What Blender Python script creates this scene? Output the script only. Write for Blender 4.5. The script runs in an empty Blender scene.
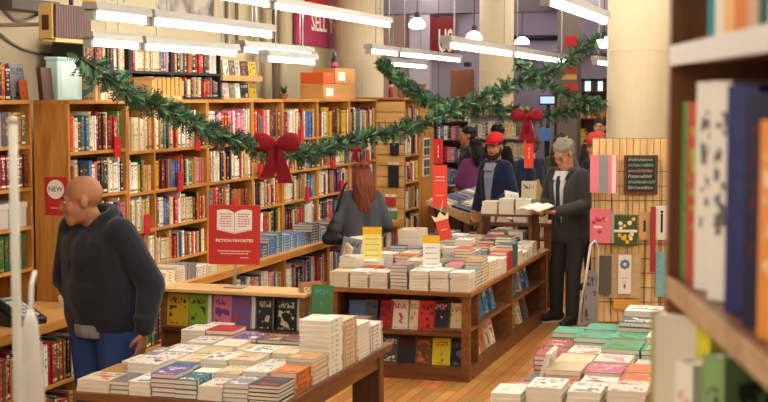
import bpy, bmesh, math, random
from math import sin, cos, pi, radians, atan2, sqrt, hypot
from mathutils import Vector, Matrix, Euler, Quaternion

SC = bpy.context.scene
COL = SC.collection
R = random.Random(11)

# ------------------------------------------------------------------ camera
F_PX = 1400.0
CAM_H = 2.13
PITCH = radians(4.2485)
YAW = radians(17.2534)


def lin(h):
    h = h.lstrip('#')
    o = []
    for i in (0, 2, 4):
        c = int(h[i:i + 2], 16) / 255.0
        o.append(c / 12.92 if c <= .04045 else ((c + .055) / 1.055) ** 2.4)
    return (o[0], o[1], o[2], 1.0)


# ------------------------------------------------------------------ materials
MATS = {}


def _nt(name):
    m = bpy.data.materials.new(name)
    m.use_nodes = True
    nt = m.node_tree
    return m, nt, nt.nodes['Principled BSDF']


def mat(name, col, rough=.6, noise=(0, 0), metal=0.0, bump=0.0, emit=None, es=0.0, spec=.4, alpha=None, trans=0.0, sheen=0.0):
    if name in MATS:
        return MATS[name]
    m, nt, b = _nt(name)
    c = lin(col) if isinstance(col, str) else col
    b.inputs['Base Color'].default_value = c
    b.inputs['Roughness'].default_value = rough
    b.inputs['Metallic'].default_value = metal
    b.inputs['Specular IOR Level'].default_value = spec
    if sheen:
        b.inputs['Sheen Weight'].default_value = sheen
    if trans:
        b.inputs['Transmission Weight'].default_value = trans
    if emit:
        b.inputs['Emission Color'].default_value = lin(emit)
        b.inputs['Emission Strength'].default_value = es
    sc = noise[0] or 20
    tc = nt.nodes.new('ShaderNodeTexCoord')
    n = nt.nodes.new('ShaderNodeTexNoise')
    n.inputs['Scale'].default_value = sc
    n.inputs['Detail'].default_value = 4
    nt.links.new(tc.outputs['Object'], n.inputs['Vector'])
    if noise[1]:
        mx = nt.nodes.new('ShaderNodeMix')
        mx.data_type = 'RGBA'
        a = noise[1]
        mx.inputs['A'].default_value = tuple(min(1, x * (1 - a)) for x in c[:3]) + (1,)
        mx.inputs['B'].default_value = tuple(min(1, x * (1 + a)) for x in c[:3]) + (1,)
        nt.links.new(n.outputs['Fac'], mx.inputs['Factor'])
        nt.links.new(mx.outputs['Result'], b.inputs['Base Color'])
    if bump:
        bp = nt.nodes.new('ShaderNodeBump')
        bp.inputs['Strength'].default_value = bump
        bp.inputs['Distance'].default_value = .01
        nt.links.new(n.outputs['Fac'], bp.inputs['Height'])
        nt.links.new(bp.outputs['Normal'], b.inputs['Normal'])
    MATS[name] = m
    return m


def wood(name, c1, c2, stretch=(1, 1, 8), rough=.45, scale=6.0):
    if name in MATS:
        return MATS[name]
    m, nt, b = _nt(name)
    tc = nt.nodes.new('ShaderNodeTexCoord')
    mp = nt.nodes.new('ShaderNodeMapping')
    mp.inputs['Scale'].default_value = tuple(scale / s for s in stretch)
    nt.links.new(tc.outputs['Object'], mp.inputs['Vector'])
    n = nt.nodes.new('ShaderNodeTexNoise')
    n.inputs['Scale'].default_value = 3
    n.inputs['Detail'].default_value = 6
    n.inputs['Distortion'].default_value = 1.2
    nt.links.new(mp.outputs['Vector'], n.inputs['Vector'])
    r = nt.nodes.new('ShaderNodeValToRGB')
    r.color_ramp.elements[0].position = .3
    r.color_ramp.elements[0].color = lin(c1)
    r.color_ramp.elements[1].position = .7
    r.color_ramp.elements[1].color = lin(c2)
    nt.links.new(n.outputs['Fac'], r.inputs['Fac'])
    nt.links.new(r.outputs['Color'], b.inputs['Base Color'])
    b.inputs['Roughness'].default_value = rough
    MATS[name] = m
    return m


def floor_mat():
    m, nt, b = _nt('plank_floor')
    tc = nt.nodes.new('ShaderNodeTexCoord')
    mp = nt.nodes.new('ShaderNodeMapping')
    mp.inputs['Rotation'].default_value = (0, 0, pi / 2)
    nt.links.new(tc.outputs['Object'], mp.inputs['Vector'])
    br = nt.nodes.new('ShaderNodeTexBrick')
    br.inputs['Color1'].default_value = lin('#c9924e')
    br.inputs['Color2'].default_value = lin('#a96f33')
    br.inputs['Mortar'].default_value = lin('#6a3f1c')
    br.inputs['Scale'].default_value = 1.0
    br.inputs['Mortar Size'].default_value = .004
    br.inputs['Brick Width'].default_value = 1.3
    br.inputs['Row Height'].default_value = .085
    nt.links.new(mp.outputs['Vector'], br.inputs['Vector'])
    n = nt.nodes.new('ShaderNodeTexNoise')
    n.inputs['Scale'].default_value = 5
    n.inputs['Detail'].default_value = 6
    nt.links.new(tc.outputs['Object'], n.inputs['Vector'])
    mx = nt.nodes.new('ShaderNodeMix')
    mx.data_type = 'RGBA'
    mx.blend_type = 'OVERLAY'
    mx.inputs['Factor'].default_value = .6
    nt.links.new(br.outputs['Color'], mx.inputs['A'])
    nt.links.new(n.outputs['Color'], mx.inputs['B'])
    bw = nt.nodes.new('ShaderNodeHueSaturation')
    bw.inputs['Saturation'].default_value = 1.0
    nt.links.new(mx.outputs['Result'], bw.inputs['Color'])
    nt.links.new(bw.outputs['Color'], b.inputs['Base Color'])
    b.inputs['Roughness'].default_value = .38
    return m


def book_mat():
    """one procedural paper/cloth material: per-face cover colour, accent colour, kind and seed"""
    m, nt, b = _nt('book_paper_and_cloth')
    N, L = nt.nodes, nt.links

    def att(n):
        a = N.new('ShaderNodeAttribute')
        a.attribute_name = n
        return a

    def math_(op, a, bb=None, c=None):
        x = N.new('ShaderNodeMath')
        x.operation = op
        for i, v in enumerate((a, bb, c)):
            if v is None:
                continue
            if isinstance(v, (int, float)):
                x.inputs[i].default_value = v
            else:
                L.new(v, x.inputs[i])
        return x.outputs[0]

    def mix(f, a, bb):
        x = N.new('ShaderNodeMix')
        x.data_type = 'RGBA'
        for k, v in (('Factor', f), ('A', a), ('B', bb)):
            if isinstance(v, (int, float)):
                x.inputs[k].default_value = v
            elif isinstance(v, tuple):
                x.inputs[k].default_value = v
            else:
                L.new(v, x.inputs[k])
        return x.outputs['Result']
    cov, acc, bk = att('cov'), att('acc'), att('bk')
    sp = N.new('ShaderNodeSeparateColor')
    L.new(bk.outputs['Color'], sp.inputs['Color'])
    kind, seed, style = sp.outputs[0], sp.outputs[1], sp.outputs[2]
    uv = N.new('ShaderNodeUVMap')
    uv.uv_map = 'UVMap'
    su = N.new('ShaderNodeSeparateXYZ')
    L.new(uv.outputs['UV'], su.inputs[0])
    u, v = su.outputs[0], su.outputs[1]
    so = math_('MULTIPLY', seed, 91.7)

    def noise(su_, sv_, off, sc=1.0, det=1.0):
        cx = N.new('ShaderNodeCombineXYZ')
        L.new(math_('MULTIPLY', u, su_), cx.inputs[0])
        L.new(math_('MULTIPLY', v, sv_), cx.inputs[1])
        L.new(math_('ADD', so, off), cx.inputs[2])
        n = N.new('ShaderNodeTexNoise')
        n.inputs['Scale'].default_value = sc
        n.inputs['Detail'].default_value = det
        L.new(cx.outputs[0], n.inputs['Vector'])
        return n.outputs['Fac']

    def band(x, lo, hi):
        return math_('MULTIPLY', math_('GREATER_THAN', x, lo), math_('LESS_THAN', x, hi))
    # spine: streaky title block and two bands
    t = math_('GREATER_THAN', noise(3.0, 16.0, 0.0), .54)
    t = math_('MULTIPLY', t, band(u, .22, .78))
    t = math_('MULTIPLY', t, band(v, .3, .86))
    bnd = math_('ADD', band(v, .05, .12), band(v, .88, .93))
    bnd = math_('MULTIPLY', bnd, math_('GREATER_THAN', style, .45))
    spm = math_('MINIMUM', math_('ADD', t, bnd), 1.0)
    spine = mix(math_('MULTIPLY', spm, .85), cov.outputs['Color'], acc.outputs['Color'])
    # cover: a few blobs of the second colour and a row of title-like marks
    blob = math_('GREATER_THAN', noise(2.2, 3.0, 5.0, 1.0, 2.0), .58)
    blob = math_('MULTIPLY', blob, band(v, .1, .62))
    blob = math_('MULTIPLY', blob, band(u, .12, .88))
    tt = math_('GREATER_THAN', noise(13.0, 9.0, 9.0), .5)
    tt = math_('MULTIPLY', tt, math_('ADD', band(v, .7, .88), band(v, .04, .09)))
    tt = math_('MULTIPLY', tt, band(u, .12, .88))
    cvm = math_('MULTIPLY', math_('MINIMUM', math_('ADD', blob, tt), 1.0), .9)
    cover = mix(cvm, cov.outputs['Color'], acc.outputs['Color'])
    # pages
    pn = noise(0.0, 60.0, 3.0, 1.0, 2.0)
    pages = mix(pn, lin('#cbbfa6'), lin('#f4eddd'))
    is_c = math_('GREATER_THAN', kind, .25)
    is_p = math_('GREATER_THAN', kind, .75)
    c = mix(is_c, spine, cover)
    c = mix(is_p, c, pages)
    L.new(c, b.inputs['Base Color'])
    b.inputs['Roughness'].default_value = .5
    b.inputs['Specular IOR Level'].default_value = .3
    return m


# ------------------------------------------------------------------ mesh builder
class MB:
    def __init__(s):
        s.v, s.f, s.m, s.cur = [], [], [], 0

    def add(s, vs, fs, M=None):
        o = len(s.v)
        if M is not None:
            vs = [M @ Vector(v) for v in vs]
        s.v += [tuple(v) for v in vs]
        s.f += [tuple(i + o for i in f) for f in fs]
        s.m += [s.cur] * len(fs)
        return s

    def box(s, x0, x1, y0, y1, z0, z1, M=None):
        vs = [(x0, y0, z0), (x1, y0, z0), (x1, y1, z0), (x0, y1, z0), (x0, y0, z1), (x1, y0, z1), (x1, y1, z1), (x0, y1, z1)]
        fs = [(3, 2, 1, 0), (4, 5, 6, 7), (0, 1, 5, 4), (1, 2, 6, 5), (2, 3, 7, 6), (3, 0, 4, 7)]
        return s.add(vs, fs, M)

    def cbox(s, c, d, M=None, rz=0):
        T = Matrix.Translation(c) @ Matrix.Rotation(rz, 4, 'Z')
        if M is not None:
            T = M @ T
        return s.box(-d[0] / 2, d[0] / 2, -d[1] / 2, d[1] / 2, -d[2] / 2, d[2] / 2, T)

    def prism(s, pts, z0, z1, M=None):
        n = len(pts)
        vs = [(p[0], p[1], z0) for p in pts] + [(p[0], p[1], z1) for p in pts]
        fs = [tuple(range(n - 1, -1, -1)), tuple(range(n, 2 * n))] + [(i, (i + 1) % n, (i + 1) % n + n, i + n) for i in range(n)]
        return s.add(vs, fs, M)

    def tube(s, path, r, n=8, M=None):
        path = [Vector(p) for p in path]
        rs = r if isinstance(r, (list, tuple)) else [r] * len(path)
        vs, fs = [], []
        for i, p in enumerate(path):
            d = (path[min(i + 1, len(path) - 1)] - path[max(i - 1, 0)]).normalized()
            q = d.to_track_quat('Z', 'Y')
            for k in range(n):
                a = 2 * pi * k / n
                vs.append(p + q @ Vector((rs[i] * cos(a), rs[i] * sin(a), 0)))
        for i in range(len(path) - 1):
            for k in range(n):
                fs.append((i * n + k, i * n + (k + 1) % n, (i + 1) * n + (k + 1) % n, (i + 1) * n + k))
        fs.append(tuple(range(n - 1, -1, -1)))
        fs.append(tuple(range((len(path) - 1) * n, len(path) * n)))
        return s.add(vs, fs, M)

    def lathe(s, prof, c=(0, 0, 0), n=24, M=None):
        vs, fs = [], []
        for r, z in prof:
            for k in range(n):
                a = 2 * pi * k / n
                vs.append((c[0] + r * cos(a), c[1] + r * sin(a), c[2] + z))
        for i in range(len(prof) - 1):
            for k in range(n):
                fs.append((i * n + k, i * n + (k + 1) % n, (i + 1) * n + (k + 1) % n, (i + 1) * n + k))
        fs.append(tuple(range(n - 1, -1, -1)))
        fs.append(tuple(range((len(prof) - 1) * n, len(prof) * n)))
        return s.add(vs, fs, M)

    def ell(s, c, r, M=None, n=14, rot=None):
        if isinstance(r, (int, float)):
            r = (r, r, r)
        T = Matrix.Translation(c)
        if rot is not None:
            T = T @ rot
        if M is not None:
            T = M @ T
        k = n // 2
        vs = [(0, 0, -r[2])]
        for i in range(1, k):
            a = -pi / 2 + pi * i / k
            for j in range(n):
                t = 2 * pi * j / n
                vs.append((r[0] * cos(a) * cos(t), r[1] * cos(a) * sin(t), r[2] * sin(a)))
        vs.append((0, 0, r[2]))
        fs = [(0, 1 + (j + 1) % n, 1 + j) for j in range(n)]
        for i in range(k - 2):
            for j in range(n):
                a, b_ = 1 + i * n, 1 + (i + 1) * n
                fs.append((a + j, a + (j + 1) % n, b_ + (j + 1) % n, b_ + j))
        e = 1 + (k - 2) * n
        fs += [(e + j, e + (j + 1) % n, len(vs) - 1) for j in range(n)]
        return s.add(vs, fs, T)

    def cap(s, p0, r0, p1, r1, M=None, n=12):
        """tapered capsule"""
        p0, p1 = Vector(p0), Vector(p1)
        if M is not None:
            p0, p1 = M @ p0, M @ p1
        d = p1 - p0
        q = (d.normalized() if d.length > 1e-6 else Vector((0, 0, 1))).to_track_quat('Z', 'Y')
        rings = []
        for i in range(1, 4):
            a = -pi / 2 + pi / 2 * i / 3
            rings.append((p0, r0 * cos(a), r0 * sin(a)))
        for i in range(0, 3):
            a = pi / 2 * i / 3
            rings.append((p1, r1 * cos(a), r1 * sin(a)))
        vs = [p0 + q @ Vector((0, 0, -r0))]
        for p, rr, h in rings:
            for k in range(n):
                t = 2 * pi * k / n
                vs.append(p + q @ Vector((rr * cos(t), rr * sin(t), h)))
        vs.append(p1 + q @ Vector((0, 0, r1)))
        fs = [(0, 1 + (j + 1) % n, 1 + j) for j in range(n)]
        for i in range(len(rings) - 1):
            for j in range(n):
                a, b_ = 1 + i * n, 1 + (i + 1) * n
                fs.append((a + j, a + (j + 1) % n, b_ + (j + 1) % n, b_ + j))
        e = 1 + (len(rings) - 1) * n
        fs += [(e + j, e + (j + 1) % n, len(vs) - 1) for j in range(n)]
        return s.add(vs, fs)

    def mesh(s, name, mats, off=(0, 0, 0), smooth=False):
        me = bpy.data.meshes.new(name)
        me.from_pydata([(v[0] - off[0], v[1] - off[1], v[2] - off[2]) for v in s.v], [], s.f)
        if not isinstance(mats, (list, tuple)):
            mats = [mats]
        for m in mats:
            me.materials.append(m)
        if len(mats) > 1:
            me.polygons.foreach_set('material_index', s.m)
        if smooth:
            me.polygons.foreach_set('use_smooth', [True] * len(me.polygons))
        me.update()
        return me


def link(o, parent=None):
    COL.objects.link(o)
    if parent is not None:
        o.parent = parent
    return o


def tag(o, label, cat, group=None, kind=None):
    o['label'] = label
    o['category'] = cat
    if group:
        o['group'] = group
    if kind:
        o['kind'] = kind
    return o


def thing(name, label, cat, loc=(0, 0, 0), rz=0.0, group=None):
    o = bpy.data.objects.new(name, None)
    o.empty_display_size = .1
    o.location = loc
    o.rotation_euler = (0, 0, rz)
    link(o)
    return tag(o, label, cat, group)


ROOTLOC = {}


def part(name, mb, m, parent, local=False, smooth=False, bevel=0.0, label=None):
    """a part; world-space geometry is moved into the space of its (unrotated) thing"""
    off = (0, 0, 0)
    if not local:
        p = parent
        off = Vector((0, 0, 0))
        while p is not None:
            off += p.location
            p = p.parent
    o = bpy.data.objects.new(name, mb.mesh(name, m, off, smooth))
    link(o, parent)
    if bevel:
        b = o.modifiers.new('bevel', 'BEVEL')
        b.width = bevel
        b.segments = 2
        b.limit_method = 'ANGLE'
    if label:
        o['label'] = label
    return o


def solo(name, mb, m, label, cat, group=None, smooth=False, bevel=0.0, kind=None):
    """a thing that is one mesh; origin at its base"""
    xs = [v[0] for v in mb.v]
    ys = [v[1] for v in mb.v]
    zs = [v[2] for v in mb.v]
    off = ((min(xs) + max(xs)) / 2, (min(ys) + max(ys)) / 2, min(zs))
    o = bpy.data.objects.new(name, mb.mesh(name, m, off, smooth))
    o.location = off
    link(o)
    if bevel:
        b = o.modifiers.new('bevel', 'BEVEL')
        b.width = bevel
        b.segments = 2
        b.limit_method = 'ANGLE'
    return tag(o, label, cat, group, kind)


def struct(name, mb, m, bevel=0.0, smooth=False):
    o = bpy.data.objects.new(name, mb.mesh(name, m, (0, 0, 0), smooth))
    link(o)
    o['kind'] = 'structure'
    if bevel:
        b = o.modifiers.new('bevel', 'BEVEL')
        b.width = bevel
    return o


def text_mb(txt, size, M, ext=.001, align='CENTER', bold=False):
    """lettering as mesh geometry; M maps the text plane (x right, y up) into place"""
    cu = bpy.data.curves.new('lettering', 'FONT')
    cu.body = txt
    cu.size = size
    cu.align_x = align
    cu.align_y = 'CENTER'
    cu.extrude = ext
    cu.resolution_u = 2
    if bold:
        cu.offset = size * .02
    o = bpy.data.objects.new('lettering', cu)
    COL.objects.link(o)
    dg = bpy.context.evaluated_depsgraph_get()
    me = bpy.data.meshes.new_from_object(o.evaluated_get(dg))
    mb = MB()
    mb.add([M @ v.co for v in me.vertices], [tuple(p.vertices) for p in me.polygons])
    bpy.data.objects.remove(o)
    bpy.data.curves.remove(cu)
    bpy.data.meshes.remove(me)
    return mb


def remesh(mb, voxel, smooth_it=4):
    """melt overlapping solids into one continuous surface; returns an MB"""
    me = mb.mesh('tmp', [])
    o = bpy.data.objects.new('tmp', me)
    COL.objects.link(o)
    r = o.modifiers.new('r', 'REMESH')
    r.mode = 'VOXEL'
    r.voxel_size = voxel
    if smooth_it:
        sm = o.modifiers.new('s', 'SMOOTH')
        sm.factor = .5
        sm.iterations = smooth_it
    dg = bpy.context.evaluated_depsgraph_get()
    ev = bpy.data.meshes.new_from_object(o.evaluated_get(dg))
    out = MB()
    out.add([v.co.copy() for v in ev.vertices], [tuple(p.vertices) for p in ev.polygons])
    bpy.data.objects.remove(o)
    bpy.data.meshes.remove(ev)
    bpy.data.meshes.remove(me)
    return out


def facing(n_ang, pos):
    """frame of a surface whose outward normal is at angle n_ang in plan: x to the viewer's right, y up, z outward"""
    n = Vector((cos(n_ang), sin(n_ang), 0))
    x = Vector((0, 0, 1)).cross(n)
    M = Matrix.Identity(4)
    for i in range(3):
        M[i][0], M[i][1], M[i][2], M[i][3] = x[i], (0, 0, 1)[i], n[i], pos[i]
    return M


ORD = ['zeroth', 'first', 'second', 'third', 'fourth', 'fifth', 'sixth', 'seventh', 'eighth', 'ninth', 'tenth', 'eleventh', 'twelfth']


def nth(i):
    if i < len(ORD):
        return ORD[i]
    return '%d%s' % (i, 'th' if 10 < i % 100 < 14 else {1: 'st', 2: 'nd', 3: 'rd'}.get(i % 10, 'th'))


# ------------------------------------------------------------------ books
BOOK = book_mat()
BOOKS = []
COLORS = {
    'white': ['#ece6d8', '#f2eee4', '#e2dccd'], 'cream': ['#e0d0ac', '#d8c8a0', '#e8dcbc'], 'tan': ['#b98d55', '#a67c48', '#c49b66'],
    'maroon': ['#6e1d22', '#7a2328', '#5c181d'], 'red': ['#b3262a', '#c23330', '#a81f28'], 'black': ['#1c1b1d', '#242326', '#2b2a2e'],
    'grey': ['#6f6e70', '#88868a', '#54545a'], 'navy': ['#1f2c4d', '#26365c', '#1c2740'], 'blue': ['#34629a', '#4477a8', '#2f5890'],
    'teal': ['#2f7f86', '#3b8f92', '#256e78'], 'green': ['#3d6b3a', '#4c7d41', '#2f5a35'], 'yellow': ['#d8b536', '#e0c24a', '#cfa92c'],
    'orange': ['#c8662a', '#d27835', '#b85a24'], 'brown': ['#5a3a24', '#6b452a', '#4c301e'], 'pink': ['#d4809a', '#c96d86', '#dd94a6'],
    'purple': ['#6b4a86', '#7d5a98', '#5b3f76'], 'lime': ['#8fb53a', '#9cc04a', '#84a934']}
P_WALL = {'white': 17, 'cream': 15, 'tan': 11, 'maroon': 12, 'red': 9, 'black': 13, 'grey': 6, 'navy': 4, 'blue': 5, 'teal': 2, 'green': 3, 'yellow': 4, 'orange': 5, 'brown': 7, 'pink': 2, 'purple': 1}
P_STACK = {'white': 27, 'cream': 19, 'tan': 5, 'red': 9, 'black': 7, 'grey': 8, 'teal': 7, 'blue': 7, 'yellow': 2, 'orange': 4, 'purple': 4, 'green': 2, 'pink': 2}
P_DARK = {'brown': 4, 'maroon': 4, 'black': 4, 'red': 3, 'tan': 2, 'green': 2, 'orange': 1, 'white': 2}


def pick(pal, rr):
    t = rr.random() * sum(pal.values())
    for k, w in pal.items():
        t -= w
        if t <= 0:
            return k
    return k


def shade(name, rr):
    c = lin(rr.choice(COLORS[name]))
    k = rr.uniform(.85, 1.15)
    return tuple(min(.9, x * k) for x in c[:3]) + (1,)


def accent(name, rr):
    dark = name in ('maroon', 'red', 'black', 'navy', 'blue', 'teal', 'green', 'brown', 'purple', 'grey')
    ch = ['white', 'cream', 'yellow', 'tan', 'white', 'red', 'orange'] if dark else ['black', 'maroon', 'navy', 'red', 'black', 'green', 'teal', 'brown', 'red', 'orange']
    a = rr.choice([x for x in ch if x != name])
    return a, shade(a, rr)


def book_faces(W, H, T, which):
    """canonical book: spine at x=0, height along y, front cover up at z=T; which = 'cover' | 'pages' | 'all'"""
    b = max(.0012, min(.003, T * .1))
    e = .0022
    vs, fs, ks, uvs = [], [], [], []

    def bx(x0, x1, y0, y1, z0, z1, kinds):
        o = len(vs)
        vs.extend([(x0, y0, z0), (x1, y0, z0), (x1, y1, z0), (x0, y1, z0), (x0, y0, z1), (x1, y0, z1), (x1, y1, z1), (x0, y1, z1)])
        for name, q in (('b', (3, 2, 1, 0)), ('t', (4, 5, 6, 7)), ('f', (0, 1, 5, 4)), ('r', (1, 2, 6, 5)), ('k', (2, 3, 7, 6)), ('l', (3, 0, 4, 7))):
            k = kinds.get(name)
            if k is None:
                continue
            fs.append(tuple(i + o for i in q))
            ks.append(k)
            uv = []
            for i in q:
                x, y, z = vs[i + o]
                if k == 0:
                    uv.append((z / T, y / H))
                elif k == .5:
                    uv.append((x / W, y / H))
                else:
                    uv.append((x + y, z / T))
            uvs.append(uv)
    if which != 'pages':
        bx(0, b, 0, H, 0, T, {'l': 0, 'f': 0, 'k': 0, 'r': 0})
        bx(b * .5, W, 0, H, T - b, T, {'t': .5, 'b': .5, 'f': .5, 'k': .5, 'r': .5})
        bx(b * .5, W, 0, H, 0, b, {'t': .5, 'b': .5, 'f': .5, 'k': .5, 'r': .5})
    if which != 'cover':
        bx(b, W - e, e, H - e, b, T - b, {'f': 1, 'k': 1, 'r': 1})
    return vs, fs, ks, uvs


def add_book(key, M, W, H, T, col, rr, label, name, group, acc=None, style=None):
    cov = shade(col, rr) if isinstance(col, str) and not col.startswith('#') else lin(col)
    an, ac = accent(col if isinstance(col, str) and col in COLORS else 'white', rr)
    if acc:
        ac = lin(acc) if acc.startswith('#') else shade(acc, rr)
    BOOKS.append(dict(key=key, M=M, W=W, H=H, T=T, cov=cov, acc=ac, seed=rr.random(), style=rr.random() if style is None else style,
                      label=label, name=name, group=group))


def book_mesh(name, specs, which):
    """specs: list of (book, matrix or None)"""
    V, Fc, K, U, C, A, B = [], [], [], [], [], [], []
    for bk, M in specs:
        vs, fs, ks, uvs = book_faces(bk['W'], bk['H'], bk['T'], which)
        o = len(V)
        V += [tuple(M @ Vector(v)) for v in vs] if M is not None else vs
        Fc += [tuple(i + o for i in f) for f in fs]
        for k, uv in zip(ks, uvs):
            for q in uv:
                U += [q[0], q[1]]
            C += bk['cov']
            A += bk['acc']
            B += (k, bk['seed'], bk['style'], 1.0)
    me = bpy.data.meshes.new(name)
    me.from_pydata(V, [], Fc)
    me.materials.append(BOOK)
    ul = me.uv_layers.new(name='UVMap')
    ul.data.foreach_set('uv', U)
    for nm, dat in (('cov', C), ('acc', A), ('bk', B)):
        a = me.attributes.new(nm, 'FLOAT_COLOR', 'FACE')
        a.data.foreach_set('color', dat)
    me.update()
    return me


def frame(n_ang):
    n = Vector((cos(n_ang), sin(n_ang), 0))
    return n, Vector((0, 0, 1)).cross(n)


def cols(x, y, z, p):
    M = Matrix.Identity(4)
    for i in range(3):
        M[i][0], M[i][1], M[i][2], M[i][3] = x[i], y[i], z[i], p[i]
    return M


def fill_row(key, p0, n_ang, length, clear, where, pal=P_WALL, dmax=.2, tr=(.016, .042), hr=(.62, .92), gap=.06, name='shelved_book', group=None, runs=.25, fixed=None):
    """spine-out books left to right from p0 on a shelf whose front faces n_ang"""
    rr = random.Random(key)
    n, d = frame(n_ang)
    x, i = 0.004, 0
    p0 = Vector(p0)
    col = None
    same = 0
    while True:
        if same <= 0:
            col = pick(pal, rr)
            T = rr.uniform(*tr)
            H = clear * rr.uniform(*hr)
            acc = None
            st = rr.random()
            if rr.random() < runs:
                same = rr.randint(1, 3)
        else:
            same -= 1
        if x + T > length - .004:
            break
        W = min(dmax, H * rr.uniform(.62, .72))
        i += 1
        set_back = rr.uniform(.004, .022)
        pos = p0 + d * x - n * set_back
        # local x -> -n, y -> up, z -> (-n) x up
        zz = (-n).cross(Vector((0, 0, 1)))
        # zz points along +d or -d: start from the matching side
        if zz.dot(d) > 0:
            pp = pos
        else:
            pp = pos + d * T
        M = cols(-n, Vector((0, 0, 1)), zz, pp)
        sz = ('thin ' if T < .022 else 'thick ' if T > .036 else '')
        add_book('%s/%d' % (key, i), M, W, H, T, col, rr, '%s%s-spined book, %s from left on %s' % (sz, col, nth(i), where), name, group, style=st)
        x += T + (.0008 if rr.random() > gap else rr.uniform(.004, .03))
    return i


def stack(key, x, y, z, n, W, H, T, col, where, rz=0.0, rr=None, acc=None, name='stacked_book', group=None, jit=.004):
    rr = rr or random.Random(key)
    st = rr.random()
    zz = z
    seed_acc = acc or accent(col if col in COLORS else 'white', rr)[0]
    for k in range(n):
        a = rz + rr.uniform(-.02, .02)
        M = Matrix.Translation((x + rr.uniform(-jit, jit), y + rr.uniform(-jit, jit), zz)) @ Matrix.Rotation(a, 4, 'Z') @ Matrix.Translation((-W / 2, -H / 2, 0))
        cn = col if isinstance(col, str) and not col.startswith('#') else ''
        top = n - k
        pos = 'topmost' if top == 1 else ('lowest' if top == n else nth(top) + ' from top')
        s0 = rr.getstate()
        add_book('%s/%d' % (key, k), M, W, H, T, col, random.Random(key + 'c'), ('%s paperback, %s in %s' % (cn, pos, where)).strip(), name, group, acc=seed_acc, style=st)
        rr.setstate(s0)
        zz += T + .0006
    return zz


def face_out(key, p, n_ang, W, H, T, col, label, tilt=.18, acc=None, name='display_book', group=None, roll=0.0, seed=None):
    """a book standing with its front cover outward; p = middle of its bottom front edge"""
    rr = random.Random(key if seed is None else seed)
    M = facing(n_ang, p) @ Matrix.Rotation(-tilt, 4, 'X') @ Matrix.Rotation(roll, 4, 'Z') @ Matrix.Translation((-W / 2, 0, -T))
    add_book(key, M, W, H, T, col, rr, label, name, group, acc=acc)
# ------------------------------------------------------------------ people
SKIN = {}


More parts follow.
